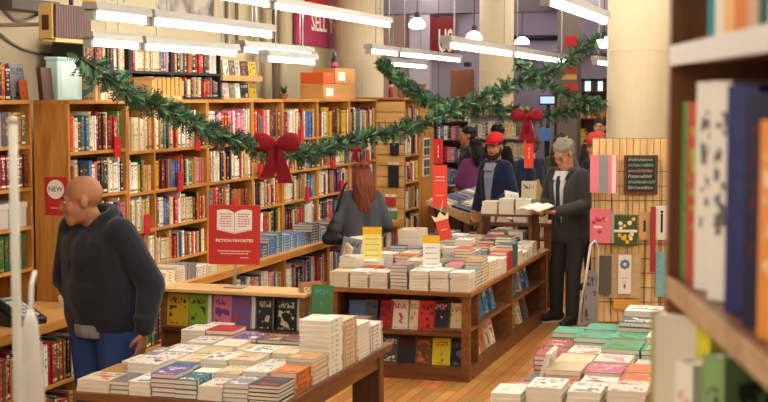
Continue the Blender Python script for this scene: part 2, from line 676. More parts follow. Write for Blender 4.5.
def person(name_label, cat, loc, heading, Hh=1.75, skin='#b07a58', head=(0, 0, 0), arms=None, legs=None, top=None, pants='#22242a', shoes='#1a1a1a',
           hair=None, hat=None, lean=0.0, bulk=1.0, detail=True, glasses=False, beard=None, brow=None, hs=1.06, voxel=.009, group=None, collar=None, gender='m'):
    """heading: plan angle the body faces.  Local frame: +Y forward, +X the person's right, Z up, origin between the feet."""
    k = Hh / 1.75
    root = thing('person', name_label, cat, loc, heading - pi / 2, group)
    sh = .19 * (1.0 if gender == 'm' else .88) * (1 + (bulk - 1) * .4)
    hipw = .085
    # torso joints, leaning forward by `lean` metres at the neck
    pel = Vector((0, -lean * .15, .95))
    che = Vector((0, lean * .45, 1.28))
    nek = Vector((0, lean * .85, 1.49))
    hc = Vector((0, lean * 1.0 + .02, 1.635)) + Vector(head[2:5] if len(head) > 3 else (0, 0, 0))
    Sh = {s: Vector((s * sh, lean * .75 - .005, 1.415)) for s in (1, -1)}
    A = {1: [(.27, -.02, 1.12), (.29, .06, .87)], -1: [(-.27, -.02, 1.12), (-.29, .06, .87)]}
    if arms:
        A.update(arms)
    A = {s: [Vector(p) for p in A[s]] for s in A}
    Lg = {1: [(.1, .02, .5), (.11, -.02, .09)], -1: [(-.1, .02, .5), (-.11, -.02, .09)]}
    if legs:
        Lg.update(legs)
    Lg = {s: [Vector(p) for p in Lg[s]] for s in Lg}
    S = Matrix.Scale(k, 4)
    HM = S @ Matrix.Translation(hc) @ Matrix.Scale(hs, 4) @ Matrix.Rotation(head[0], 4, 'Z') @ Matrix.Rotation(head[1], 4, 'X')

    # ---- body: one continuous skin
    b = MB()
    b.ell((0, -.018, .035), (.074, .094, .086), HM, 18)
    b.ell((0, .025, -.04), (.060, .070, .075), HM, 16)
    b.cap((-.022, .06, -.092), .03, (.022, .06, -.092), .03, HM)
    b.cap((-.03, .076, .022), .014, (.03, .076, .022), .014, HM)
    b.cap((0, .088, .012), .009, (0, .108, -.026), .014, HM)
    b.cap((-.012, .094, -.03), .009, (.012, .094, -.03), .009, HM)
    b.cap((-.034, .062, -.03), .026, (-.03, .058, -.055), .022, HM)
    b.cap((.034, .062, -.03), .026, (.03, .058, -.055), .022, HM)
    b.cap((-.02, .084, -.066), .009, (.02, .084, -.066), .009, HM)
    for s in (1, -1):
        b.ell((s * .077, -.008, -.008), (.012, .022, .034), HM, 10)
    nb = S @ nek
    hb = HM @ Vector((0, -.025, -.06))
    b.cap(nb - Vector((0, 0, .05 * k)), .062 * k, hb, .056 * k)
    b.cap(S @ (nek + Vector((-.1, 0, -.07))), .05 * k, S @ (nek + Vector((.1, 0, -.07))), .05 * k)
    for s in (1, -1):
        b.cap(S @ (pel + Vector((s * .06, 0, 0))), .10 * k, S @ (che + Vector((s * .08, 0, 0))), .1 * k)
        b.cap(S @ (che + Vector((s * .07, 0, .0))), .1 * k, S @ (Sh[s] + Vector((-s * .06, 0, -.04))), .07 * k)
        b.cap(S @ Sh[s], .055 * k, S @ A[s][0], .043 * k)
        b.cap(S @ A[s][0], .043 * k, S @ A[s][1], .029 * k)
        b.cap(S @ (pel + Vector((s * hipw, 0, -.02))), .085 * k, S @ Lg[s][0], .055 * k)
        b.cap(S @ Lg[s][0], .055 * k, S @ Lg[s][1], .038 * k)
        b.cap(S @ (Lg[s][1] + Vector((0, 0, -.04))), .036 * k, S @ (Lg[s][1] + Vector((s * .02, .13, -.055))), .028 * k)
        # hand: palm, four unequal bent fingers, thumb
        w, e = A[s][1], A[s][0]
        d = (w - e).normalized()
        if len(A[s]) > 2:
            d = A[s][2].normalized()
        inward = Vector((-s, .25, 0))
        if len(A[s]) > 3:
            inward = A[s][3]
        n_ = (inward - d * inward.dot(d)).normalized()      # palm normal
        c = d.cross(n_).normalized()                         # across the palm
        if c.y < 0 and abs(d.z) > .6:
            c = -c
        for t in (-.026, -.009, .009, .026):
            b.cap(S @ (w + c * t * .6), .016 * k, S @ (w + d * .085 + c * t), .0125 * k)
        for t, ln in ((-.03, .062), (-.0105, .078), (.0105, .084), (.03, .072)):
            p1 = w + d * .09 + c * t
            p2 = p1 + (d + n_ * .35).normalized() * ln * .55
            p3 = p2 + (d * .6 + n_ * .8).normalized() * ln * .5
            b.cap(S @ p1, .0105 * k, S @ p2, .0095 * k)
            b.cap(S @ p2, .0095 * k, S @ p3, .0085 * k)
        t0 = w + d * .025 + c * .03
        t1 = t0 + (d * .6 + c * .75 + n_ * .3).normalized() * .04
        t2 = t1 + (d * .9 + c * .15 + n_ * .4).normalized() * .032
        b.cap(S @ t0, .014 * k, S @ t1, .012 * k)
        b.cap(S @ t1, .012 * k, S @ t2, .0095 * k)
    sm = mat('skin_' + skin[1:], skin, .5, (40, .12))
    part('body', remesh(b, voxel * .8 if detail else voxel, 3), sm, root, local=True, smooth=True)

    # ---- face
    white = mat('eye_white', '#c4bbae', .3)
    dark = mat('iris', '#20140e', .3)
    for s in (1, -1):
        e1 = MB().ell((s * .031, .0815, .004), (.0115, .008, .0055), HM, 10)
        eo = part('eye', e1, white, root, local=True, smooth=True)
        part('iris', MB().ell((s * .031, .087, .004), (.006, .0042, .0056), HM, 8), dark, eo, local=True, smooth=True)
    if hair or beard or brow:
        hcol = (brow or beard or hair[1])
        br = mat('brow_' + hcol[1:], hcol, .8)
        m2 = MB()
        for s in (1, -1):
            m2.cap((s * .016, .093, .026), .0045, (s * .044, .084, .026), .004, HM, 8)
        part('eyebrows', m2, br, root, local=True, smooth=True)
    lp = mat('lips_' + skin[1:], tuple(x * y for x, y in zip(lin(skin)[:3], (.85, .6, .6))) + (1,), .45)
    part('lips', MB().cap((-.018, .0915, -.068), .0055, (.018, .0915, -.068), .0055, HM, 8), lp, root, local=True, smooth=True)
    if beard:
        m2 = MB()
        m2.cap((-.024, .066, -.1), .034, (.024, .066, -.1), .034, HM)
        m2.cap((-.04, .05, -.075), .03, (-.024, .066, -.1), .033, HM)
        m2.cap((.04, .05, -.075), .03, (.024, .066, -.1), .033, HM)
        m2.cap((-.05, .02, -.07), .022, (-.03, .055, -.1), .027, HM)
        m2.cap((.05, .02, -.07), .022, (.03, .055, -.1), .027, HM)
        m2.cap((-.058, .0, -.035), .018, (-.055, .02, -.075), .02, HM)
        m2.cap((.058, .0, -.035), .018, (.055, .02, -.075), .02, HM)
        m2.cap((-.022, .087, -.053), .008, (.022, .087, -.053), .008, HM)
        part('beard', remesh(m2, .006, 2), mat('beard_' + beard[1:], beard, .9, (90, .4), bump=.6), root, local=True, smooth=True)
    if glasses:
        m2 = MB()
        for s in (1, -1):
            pts = [HM @ Vector((s * .033 + .021 * cos(t), .1, .002 + .016 * sin(t))) for t in [i * pi / 7 for i in range(15)]]
            m2.tube(pts, .0022, 6)
            m2.tube([HM @ Vector((s * .054, .099, .006)), HM @ Vector((s * .08, .0, .006))], .002, 6)
        m2.tube([HM @ Vector((-.012, .1, .004)), HM @ Vector((.012, .1, .004))], .0022, 6)
        part('glasses', m2, mat('glasses_frame', '#15120f', .3), root, local=True, smooth=True)

    # ---- hair
    if hair:
        kind, hcol = hair[0], hair[1]
        hm = mat('hair_' + hcol[1:], hcol, .75, (70, .45), bump=.8)
        m2 = MB()
        if kind in ('short', 'long', 'bob', 'tail'):
            m2.ell((0, -.026, .05), (.083, .098, .085), HM, 18)
            m2.ell((0, -.05, .0), (.08, .075, .085), HM, 16)
            rr = random.Random(name_label)
            for i in range(26):
                a = rr.uniform(0, 2 * pi)
                z = rr.uniform(.03, .13)
                rad = sqrt(max(0.0, 1 - ((z - .05) / .09) ** 2))
                m2.ell((.078 * rad * cos(a), -.03 + .09 * rad * sin(a) - .004, z), rr.uniform(.012, .022), HM, 8)
        if kind in ('long', 'bob', 'tail'):
            L = {'long': .34, 'bob': .16, 'tail': .30}[kind]
            rr = random.Random(name_label + 'h')
            wv = 26 if kind == 'long' else 14
            for i in range(wv):
                t = (i / (wv - 1) - .5) * 2
                sx = t * (.08 if kind != 'tail' else .035)
                y0 = -.05 - .045 * (1 - t * t) + rr.uniform(-.012, .012)
                p0 = HM @ Vector((sx, y0, .02))
                p1 = HM @ Vector((sx * 1.15 + rr.uniform(-.01, .01), y0 - .025, -.12)) - Vector((0, .02, 0)) * k
                p2 = p1 + Vector((-sx * .25 + rr.uniform(-.03, .03), -.015 + rr.uniform(-.01, .01), -L * .35 * rr.uniform(.8, 1.2))) * k
                p3 = p2 + Vector((-sx * .2 + rr.uniform(-.03, .03), .0, -L * .35 * rr.uniform(.5, 1.2))) * k
                p4 = p3 + Vector((rr.uniform(-.025, .025), .005, -L * .25 * rr.uniform(.4, 1.2))) * k
                m2.cap(p0, .018, p1, .019, None, 8)
                m2.cap(p1, .019, p2, .017, None, 8)
                m2.cap(p2, .017, p3, .014, None, 8)
                m2.cap(p3, .014, p4, .006, None, 8)
        if kind == 'rim':
            for s in (1, -1):
                m2.ell((s * .066, -.04, .0), (.014, .05, .045), HM, 10)
            m2.ell((0, -.09, -.01), (.055, .022, .045), HM, 10)
        part('hair', remesh(m2, .0065, 1), hm, root, local=True, smooth=True)
    if hat:
        hk, hcol = hat
        hm2 = mat('cap_' + hcol[1:], hcol, .8, (60, .12), bump=.2)
        m2 = MB()
        m2.lathe([(.099, .03), (.1, .055), (.094, .085), (.076, .115), (.045, .133), (.0, .138)], (0, 0, 0), 20, HM @ Matrix.Translation((0, -.02, .015)) @ Matrix.Scale(1.12, 4, (0, 1, 0)) @ Matrix.Scale(.88, 4, (1, 0, 0)))
        crown = part('cap', m2, hm2, root, local=True, smooth=True)
        m3 = MB()
        br = []
        dir_ = 1 if hk == 'cap' else -1
        n = 12
        top_, bot = [], []
        for i in range(n + 1):
            a = pi * i / n
            x, y = .082 * cos(a), .07 + .085 * sin(a)
            zz = .048 - .25 * x * x * 10 * .3
            br.append((x * .95, (y - .0) * dir_ - .01, zz))
        for i in range(n + 1):
            a = pi * i / n
        vs = [HM @ Vector(p) for p in br] + [HM @ Vector((p[0], p[1], p[2] + .005)) for p in br]
        nn = n + 1
        m3.add(vs, [tuple(range(nn)), tuple(range(2 * nn - 1, nn - 1, -1))] + [(i, (i + 1) % nn, (i + 1) % nn + nn, i + nn) for i in range(nn)])
        part('brim', m3, hm2, crown, local=True)
        m4 = MB().ell((0, -.02, .155), (.01, .01, .006), HM, 8)
        part('button', m4, hm2, crown, local=True)

    # ---- clothes
    if top:
        kind, tcol = top[0], top[1]
        rough = .9
        tm = mat('cloth_' + tcol[1:] + kind, tcol, rough, (55, .22), bump=.35, sheen=.15, spec=.2)
        infl = {'hoodie': .03, 'jacket': .022, 'shirt': .012, 'sweater': .02}[kind] * k
        hem = {'hoodie': .86, 'jacket': .76, 'shirt': .9, 'sweater': .88}[kind]
        m2 = MB()
        for s in (1, -1):
            cx = .08 * bulk
            wz = Vector((s * cx, pel.y + .0, 1.02))
            m2.cap(S @ Vector((s * cx, pel.y, hem + .08)), (.098 * bulk * k + infl), S @ wz, (.098 * bulk * k + infl))
            m2.cap(S @ wz, (.10 * bulk * k + infl), S @ (che + Vector((s * .085, 0, .02))), (.1 * bulk * k + infl))
            m2.cap(S @ (che + Vector((s * .07, 0, .0))), .1 * bulk * k + infl, S @ (Sh[s] + Vector((-s * .05, 0, -.035))), .068 * k + infl)
            m2.cap(S @ (Sh[s] + Vector((-s * .02, 0, 0))), .058 * k + infl, S @ A[s][0], .046 * k + infl * 1.1)
            w2 = A[s][1] + (A[s][0] - A[s][1]).normalized() * .03
            m2.cap(S @ A[s][0], .046 * k + infl * 1.1, S @ w2, .034 * k + infl * .8)
            if kind == 'hoodie':                              # soft folds at the elbow and side
                m2.ell(S @ (A[s][0] + Vector((0, .0, -.03))), (.075, .08, .05))
                m2.ell(S @ (w2 + Vector((0, 0, .05))), (.066, .07, .03))
        m2.cap(S @ Vector((0, pel.y + .02 * bulk, hem + .1)), .1 * bulk * k + infl, S @ (che + Vector((0, .015, 0))), .105 * bulk * k + infl)
        m2.cap(S @ (nek + Vector((-.09, -.01, -.06))), .05 * k + infl, S @ (nek + Vector((.09, -.01, -.06))), .05 * k + infl)
        if bulk > 1.15:
            m2.ell(S @ Vector((0, .07, 1.08)), (.17 * k, .13 * k, .17 * k))
        if kind == 'hoodie':
            # the hood lies down round the neck
            for t in range(9):
                a0, a1 = pi * (-.12 + 1.24 * t / 9) , pi * (-.12 + 1.24 * (t + 1) / 9)
                f = lambda a: Vector((cos(a) * .105, nek.y - .01 - sin(a) * .085, 1.50 + .03 * sin(a)))
                m2.cap(S @ f(a0), .035, S @ f(a1), .035)
            m2.ell(S @ (nek + Vector((0, -.11, -.02))), (.1, .055, .085))
        # cut the hem flat
        rm = remesh(m2, voxel, 4)
        hz = hem * k
        rm.v = [(v[0], v[1], max(v[2], hz + .004 * sin(v[0] * 40))) for v in rm.v]
        to = part({'hoodie': 'hooded_sweatshirt', 'jacket': 'jacket', 'shirt': 'shirt', 'sweater': 'sweater'}[kind], rm, tm, root, local=True, smooth=True)
        if kind == 'jacket' and len(top) > 2:                # shirt front, lapels and tie seen in the opening
            fy = lambda z: (che.y + (z - 1.28) * 1.0 * lean + .105 * bulk + infl / k + .02)
            sf = MB()
            for i in range(6):
                z0, z1 = .98 + i * .08, .98 + (i + 1) * .08
                w0, w1 = .02 + .055 * i / 6, .02 + .055 * (i + 1) / 6
                y0, y1 = fy(z0) - .0, fy(z1)
                y0, y1 = min(y0, fy(1.3)), min(y1, fy(1.3)) - max(0, z1 - 1.32) * .35
                sf.add([S @ Vector(p) for p in ((-w0, y0, z0), (w0, y0, z0), (w1, y1, z1), (-w1, y1, z1), (-w0, y0 - .02, z0), (w0, y0 - .02, z0), (w1, y1 - .02, z1), (-w1, y1 - .02, z1))],
                       [(0, 1, 2, 3), (1, 5, 6, 2), (4, 0, 3, 7), (5, 4, 7, 6), (3, 2, 6, 7), (4, 5, 1, 0)])
            part('shirt_front', sf, mat('cloth_' + top[2][1:], top[2], .8, (60, .1)), to, local=True)
            if len(top) > 3:
                tb = MB()
                tb.cap(S @ Vector((0, fy(1.3) - .01, 1.4)), .018, S @ Vector((0, fy(1.3) + .003, 1.32)), .02)
                tb.cap(S @ Vector((0, fy(1.3) + .003, 1.32)), .018, S @ Vector((0, min(fy(1.0), fy(1.3)) + .003, 1.0)), .026)
                part('tie', tb, mat('cloth_' + top[3][1:], top[3], .6, (60, .1)), to, local=True, smooth=True)
        if kind == 'hoodie':
            pk = MB()
            for s in (1, -1):
                pk.tube([S @ Vector((s * .05, nek.y + .1, 1.42)), S @ Vector((s * .055, nek.y + .135, 1.3)), S @ Vector((s * .05, nek.y + .15, 1.2))], .004, 6)
            part('drawstrings', pk, mat('cord_dark', '#1a1c22', .8), to, local=True, smooth=True)
            if collar:
                uh = MB()
                for s in (1, -1):
                    uh.cap(S @ Vector((s * .085, pel.y, hem + .03)), .1 * bulk * k + .012, S @ Vector((s * .085, pel.y, hem + .1)), .1 * bulk * k)
                uh.cap(S @ Vector((0, pel.y + .02, hem + .03)), .11 * bulk * k + .01, S @ Vector((0, pel.y, hem + .1)), .1 * k)
                ur = remesh(uh, voxel, 3)
                ur.v = [(v[0], v[1], max(v[2], hz - .035)) for v in ur.v]
                part('undershirt', ur, mat('cloth_' + collar[1:], collar, .9, (60, .1)), root, local=True, smooth=True, label='grey undershirt hem below the sweatshirt')
    if pants:
        pm = mat('pants_' + pants[1:], pants, .85, (60, .25), bump=.25, spec=.2)
        m2 = MB()
        for s in (1, -1):
            m2.cap(S @ (pel + Vector((s * .07 * bulk, 0, .03))), .105 * bulk * k, S @ (pel + Vector((s * hipw * bulk, 0, -.1))), .1 * bulk * k)
            m2.cap(S @ (pel + Vector((s * hipw * bulk, 0, -.08))), .1 * bulk * k, S @ Lg[s][0], .075 * k)
            m2.cap(S @ Lg[s][0], .075 * k, S @ (Lg[s][1] + Vector((0, .005, -.02))), .062 * k)
        part('trousers', remesh(m2, voxel, 3), pm, root, local=True, smooth=True)
    if shoes:
        som = mat('shoe_' + shoes[1:], shoes, .5)
        sole = mat('shoe_sole', '#c9c4bc', .6)
        for s in (1, -1):
            a = Lg[s][1]
            m2 = MB()
            m2.cap(S @ Vector((a.x, a.y - .045, .055)), .045 * k, S @ Vector((a.x + s * .025, a.y + .15, .045)), .042 * k)
            m2.cap(S @ Vector((a.x, a.y, .09)), .05 * k, S @ Vector((a.x + s * .012, a.y + .09, .06)), .045 * k)
            rm = remesh(m2, .008, 2)
            rm.v = [(v[0], v[1], max(v[2], .012)) for v in rm.v]
            so = part('shoe', rm, som, root, local=True, smooth=True)
            m3 = MB()
            pts = []
            for i in range(16):
                t = 2 * pi * i / 16
                pts.append((k * (a.x + s * .0125 + .048 * cos(t) + s * .0125 * sin(t)), k * (a.y + .052 + .145 * sin(t))))
            m3.prism(pts, 0, .016)
            part('sole', m3, sole, so, local=True)
    return root
# ------------------------------------------------------------------ where a pixel's ray meets a real plane
_fw = (-sin(YAW) * cos(PITCH), cos(YAW) * cos(PITCH), -sin(PITCH))
_rt = (cos(YAW), sin(YAW), 0)
_up = (-sin(YAW) * sin(PITCH), cos(YAW) * sin(PITCH), cos(PITCH))


def _ray(u, v):
    a, b = (u - 384) / F_PX, (201 - v) / F_PX
    return [_fw[i] + a * _rt[i] + b * _up[i] for i in range(3)]


def at_y(u, v, Y):
    r = _ray(u, v)
    t = Y / r[1]
    return Vector((t * r[0], Y, CAM_H + t * r[2]))


def at_x(u, v, X):
    r = _ray(u, v)
    t = X / r[0]
    return Vector((X, t * r[1], CAM_H + t * r[2]))


CAMDIR = atan2(-_fw[1], -_fw[0])           # plan angle pointing back towards the camera
S_ = -pi / 2                               # outward normal towards -Y
E_ = 0.0                                   # outward normal towards +X

# materials
OAK = wood('honey_oak', '#a5671f', '#cb9046', (1, 1, 9))
OAKH = wood('honey_oak_boards', '#a86d28', '#cd954a', (1, 9, 1))
OAKX = wood('pale_pine_boards', '#cf9c55', '#e6bd7c', (9, 1, 1))
DKW = wood('brown_oak', '#573113', '#7c4a20', (9, 1, 1))
DKWY = wood('brown_oak_long', '#633a18', '#8d5a2a', (1, 9, 1))
BLK = mat('black_shelf', '#26241f', .6, (30, .2))
CREAM = mat('cream_plaster', '#c2b594', .85, (3, .06), bump=.1)
PILLAR = mat('cream_paint', '#d2c4a4', .6, (6, .05), bump=.05)
MAUVE = mat('mauve_wall_paint', '#9288a0', .8, (2, .15))
CEIL = mat('ceiling_paint', '#b8b0ac', .9, (2, .08))
WHT = mat('white_enamel', '#cfcdc6', .4, (10, .04))
STEEL = mat('dark_steel', '#3a3a3c', .4, metal=.6)
CHROME = mat('brushed_metal', '#a9a9aa', .35, metal=.8)
RED = mat('red_sign_board', '#b8242b', .5, (30, .05))
REDC = mat('red_acrylic', '#c21f27', .35, (20, .05))
LETTER = mat('sign_white', '#f2ece2', .6)
CARD = mat('cardboard', '#c08a4e', .8, (14, .1))
ORANGE = mat('orange_board', '#cf5a22', .6, (14, .08))
YEL = mat('yellow_card', '#e8dc74', .7, (18, .06))
YEL2 = mat('deep_yellow_card', '#e2b21c', .7, (18, .06))
PAPER = mat('white_paper', '#e9e4d8', .8, (25, .05))
LAMPH = mat('grey_enamel', '#96948e', .5, (10, .04))
TUBE = mat('glowing_tube', '#ffffff', .4, emit='#fff8ec', es=11.0)
FILL_TUBE = mat('fill_tube', '#ffffff', .4, emit='#fff6e8', es=74.0)
GLOBE = mat('glowing_globe', '#ffffff', .4, emit='#fff6e8', es=9.0)

# ------------------------------------------------------------------ the room
struct('floor', MB().box(-9.2, 4.6, -3, 27.2, -.1, 0), floor_mat())
struct('ceiling', MB().box(-9.2, 4.6, -3, 27.2, 4.2, 4.3), CEIL)
m = MB()
m.box(-5.8, -5.6, -3, 17.6, 0, 4.2)
m.box(-9.2, -5.8, 17.4, 17.6, 0, 4.2)
struct('wall_left', m, CREAM)
struct('wall_far_left', MB().box(-9.3, -9.2, 17.6, 27.2, 0, 4.2), MAUVE)
struct('wall_back', MB().box(-9.2, 4.6, 27.0, 27.2, 0, 4.2), MAUVE)
struct('wall_right', MB().box(4.5, 4.6, -3, 27.2, 0, 4.2), CREAM)
# front wall behind the camera: piers and lintel, openings added for fill light
mw = MB().box(-5.8, 4.6, -3.1, -3, 3.7, 4.2).box(-5.8, 4.6, -3.1, -3, 0, .3)
for x in (-5.8, -2.4, 1.0, 4.4):
    mw.box(x, x + .2, -3.1, -3, .3, 3.7)
struct('wall_front', mw, CREAM)
# round pillars
for nm, x, y, r in (('pillar_left', -5.2, 15.75, .29), ('pillar_right', -1.62, 13.25, .295), ('pillar_middle', -4.95, 22.0, .275)):
    struct(nm, MB().lathe([(r + .02, 0), (r + .02, .12), (r, .14), (r, 2.55), (r + .004, 2.56), (r, 2.57), (r, 4.2)], (x, y, 0), 40), PILLAR, smooth=False)
# beams and pipes of the back hall
m = MB()
m.box(-9.2, 4.5, 23.2, 23.5, 3.55, 3.85)
m.box(-9.2, 4.5, 26.8, 27.0, 2.95, 3.0)
struct('beam_back', m, mat('grey_beam', '#746c78', .8, (4, .1)))
for i, (y0, z0) in enumerate(((26.953, 3.28), (26.953, 2.92))):
    a, b = at_y(530, 24 + i * 14, y0), at_y(558, 24 + i * 14, y0)
    solo('pipe', MB().tube([(a.x - 2, y0, z0), (b.x, y0, z0)], .05, 10), STEEL, 'dark pipe running along the mauve back wall, %s of two' % ('upper', 'lower')[i], 'pipe', 'pipes on the back wall', smooth=True)
# vertical pipes on the left wall
pm = mat('painted_pipe', '#ab9b7c', .55, (6, .08))
pm2 = mat('rusty_pipe', '#6e5b48', .6, (6, .15))
for i, u in enumerate((262, 272, 281, 288)):
    p = at_x(u, 40, -5.45)
    r = (.035, .05, .03, .045)[i]
    solo('pipe', MB().tube([(-5.52, p.y, 0.0), (-5.52, p.y, 4.2)], r, 12), pm2 if i == 2 else pm,
         'upright wall pipe left of the magenta sign, %s from the left' % nth(i + 1), 'pipe', 'upright pipes on the left wall', smooth=True)
for i, u in enumerate((236, 246)):
    p = at_x(u, 20, -5.45)
    solo('pipe', MB().tube([(-5.55, p.y, 0.0), (-5.55, p.y, 4.2)], .02, 10), pm2,
         'slim upright pipe above the black shelves, %s of two' % ('left', 'right')[i], 'pipe', 'slim pipes on the left wall', smooth=True)
# back structure left of the middle pillar
Y = 24.3
BEIGE = mat('dusty_rose_wall', '#b79c92', .85, (3, .06))
LAV = mat('lavender_paint', '#c9c3d2', .8, (3, .05))
a, b = at_y(372, 0, Y), at_y(411, 0, Y)
struct('wall_back_rose', MB().box(a.x, b.x, Y, Y + .2, 0, 4.2), BEIGE)
a, b = at_y(411, 0, Y), at_y(431, 0, Y)
struct('column_back_white', MB().box(a.x, b.x, Y - .1, Y + .2, 0, 4.2), LAV)
a, b = at_y(431, 0, Y), at_y(482, 0, Y)
struct('wall_back_lavender', MB().box(a.x, b.x, Y + .05, Y + .2, 0, 4.2), mat('lavender_grey', '#9c95a8', .8, (3, .06)))
m = MB()
a, b = at_y(429, 12, Y), at_y(464, 17, Y)
m.box(a.x, b.x, Y - .12, Y + .05, a.z - .02, a.z + .06)
struct('trim_back', m, LAV)
a, b = at_y(560, 0, 23), at_y(580, 0, 23)
struct('column_back_brown', MB().box(a.x, b.x, 22.8, 23.2, 0, 4.2), mat('taupe_paint', '#6f6660', .8, (3, .08)))
# bright window strips right of the brown column
for i, (u0, u1) in enumerate(((583, 592), (596, 604))):
    a, b = at_y(u0, 80, 26.9), at_y(u1, 110, 26.9)
    w = MB().box(a.x, b.x, 26.95, 26.99, b.z, a.z)
    o = struct('window_%d' % (i + 1), w, mat('daylit_pane', '#c7d2e6', .2, emit='#c3cfe8', es=1.2))
    f = MB()
    for x in (a.x, b.x):
        f.box(x - .03, x + .03, 26.9, 27.0, b.z - .03, a.z + .03)
    for z in (a.z, b.z, (a.z + b.z) / 2):
        f.box(a.x - .03, b.x + .03, 26.9, 27.0, z - .025, z + .025)
    part('window_frame', f, mat('dark_frame', '#45404a', .6), o)


def board_sign(name, label, M, w, h, th, mm, texts, cat='sign', group=None, rim=None):
    """flat sign in the frame M (x right, y up, z out), lettering as its part"""
    o = solo_local(name, MB().box(-w / 2, w / 2, -h / 2, h / 2, -th, 0), mm, M, label, cat, group)
    for t in texts:
        txt, size, x, y, tm = t[:5]
        lo = bpy.data.objects.new('lettering', text_mb(txt, size, Matrix.Translation((x, y, .0008)), .0008, bold=True).mesh('lettering', tm))
        link(lo, o)
    return o


def solo_local(name, mb, mm, M, label, cat, group=None, smooth=False, bevel=0.0):
    o = bpy.data.objects.new(name, mb.mesh(name, mm, (0, 0, 0), smooth))
    link(o)
    o.matrix_world = M
    if bevel:
        b = o.modifiers.new('bevel', 'BEVEL')
        b.width = bevel
        b.segments = 2
        b.limit_method = 'ANGLE'
    return tag(o, label, cat, group)


# wall signs
p = at_x(313, 27.5, -5.55)
MAG = mat('magenta_banner', '#a83058', .6, (20, .05))
board_sign('wall_sign', 'magenta wall banner reading SELL YO beside the cream pillar', facing(E_, (-5.55, 15.35, 2.925)), 1.5, .42, .03, MAG, [('SELL YO', .27, .22, .05, LETTER)])
board_sign('wall_sign', 'red wall banner above the magenta one, cut by the frame top', facing(E_, (-5.55, 15.45, 3.38)), 1.0, .42, .03, RED, [])
# white strip under the magenta banner
p = at_y(443, 38, Y)
wd = .52
sg = board_sign('wall_sign', 'tall red panel with white letters US on the far back wall', facing(S_, (p.x, Y - .06, p.z)), .46, .74, .04, mat('dull_red_panel', '#7a1a22', .6, (20, .06)), [])
lo = bpy.data.objects.new('lettering', text_mb('US', .56, Matrix.Translation((.06, -.07, .001)) @ Matrix.Scale(.42, 4, (1, 0, 0)), .0008, bold=True).mesh('lettering', LETTER))
link(lo, sg)
# brown board leaning at the back
p = at_y(462, 84, 22.5)
solo('wooden_board', MB().box(p.x - .2, p.x + .2, 22.5, 22.56, p.z - .24, p.z + .24).box(p.x - .22, p.x + .22, 22.56, 22.9, 0, p.z - .24), wood('red_brown_board', '#7a4a32', '#8f5a3c'), 'reddish brown wooden cabinet left of the middle pillar', 'cabinet', bevel=.02)
p = at_y(468, 67, 22.7)
solo('loudspeaker', MB().box(p.x - .05, p.x + .05, 22.6, 22.75, at_y(462, 70, 22.5).z + .06, p.z + .08), STEEL, 'small black loudspeaker on the reddish brown cabinet', 'loudspeaker', bevel=.005)
# poster on left wall
p0, p1 = at_x(158, 0, -5.58), at_x(214, 17, -5.58)
g = MB().box(-5.6, -5.575, p0.y, p1.y, p1.z - .02, p1.z + .6)
def mural_mat():
    m, nt, b = _nt('grey_mural')
    tc = nt.nodes.new('ShaderNodeTexCoord')
    n = nt.nodes.new('ShaderNodeTexNoise')
    n.inputs['Scale'].default_value = 4
    n.inputs['Detail'].default_value = 5
    r = nt.nodes.new('ShaderNodeValToRGB')
    r.color_ramp.elements[0].position, r.color_ramp.elements[1].position = .4, .62
    r.color_ramp.elements[0].color, r.color_ramp.elements[1].color = lin('#55504c'), lin('#b9b0a2')
    nt.links.new(tc.outputs['Object'], n.inputs['Vector'])
    nt.links.new(n.outputs['Fac'], r.inputs['Fac'])
    nt.links.new(r.outputs['Color'], b.inputs['Base Color'])
    b.inputs['Roughness'].default_value = .7
    return m
solo('wall_mural', g, mural_mat(), 'grey picture panel on the cream wall above the black shelves', 'picture')

# pictures on the brown column
for i, (u, v, c, h) in enumerate(((569, 70, '#9c3a22', .1), (569, 77, '#c9a25a', .08), (570, 87, '#b03426', .12), (570, 97, '#8d7f6a', .1))):
    p = at_y(u, v, 22.78)
    board_sign('picture_card', '%s picture card on the brown column, %s from the top' % (('rust', 'ochre', 'red', 'grey')[i], nth(i + 1)), facing(S_, (p.x, 22.79, p.z)), .24, h, .01,
               mat('card_' + c[1:], c, .6, (12, .3)), [], cat='picture', group='pictures on the brown column')
p = at_y(571, 41, 22.78)
board_sign('exit_plate', 'small red plate high on the brown column', facing(S_, (p.x, 22.79, p.z)), .2, .16, .02, RED, [], cat='plate')
# monitor
t = at_y(548, 100, 24)
mo = thing('monitor', 'bluish lit monitor screen far behind, under the garland', 'monitor', (t.x, 24, 0))
part('screen', MB().box(t.x - .13, t.x + .13, 23.97, 23.985, t.z - .06, t.z + .06), mat('lit_screen', '#8fb2d8', .3, emit='#a8c4e8', es=.9), mo)
part('casing', MB().box(t.x - .15, t.x + .15, 23.985, 24.03, t.z - .085, t.z + .08), STEEL, mo)
part('stand', MB().tube([(t.x, 24.02, 0), (t.x, 24.02, t.z - .08)], .03, 10).lathe([(.2, 0), (.2, .02)], (t.x, 24.02, 0), 20), STEEL, mo)

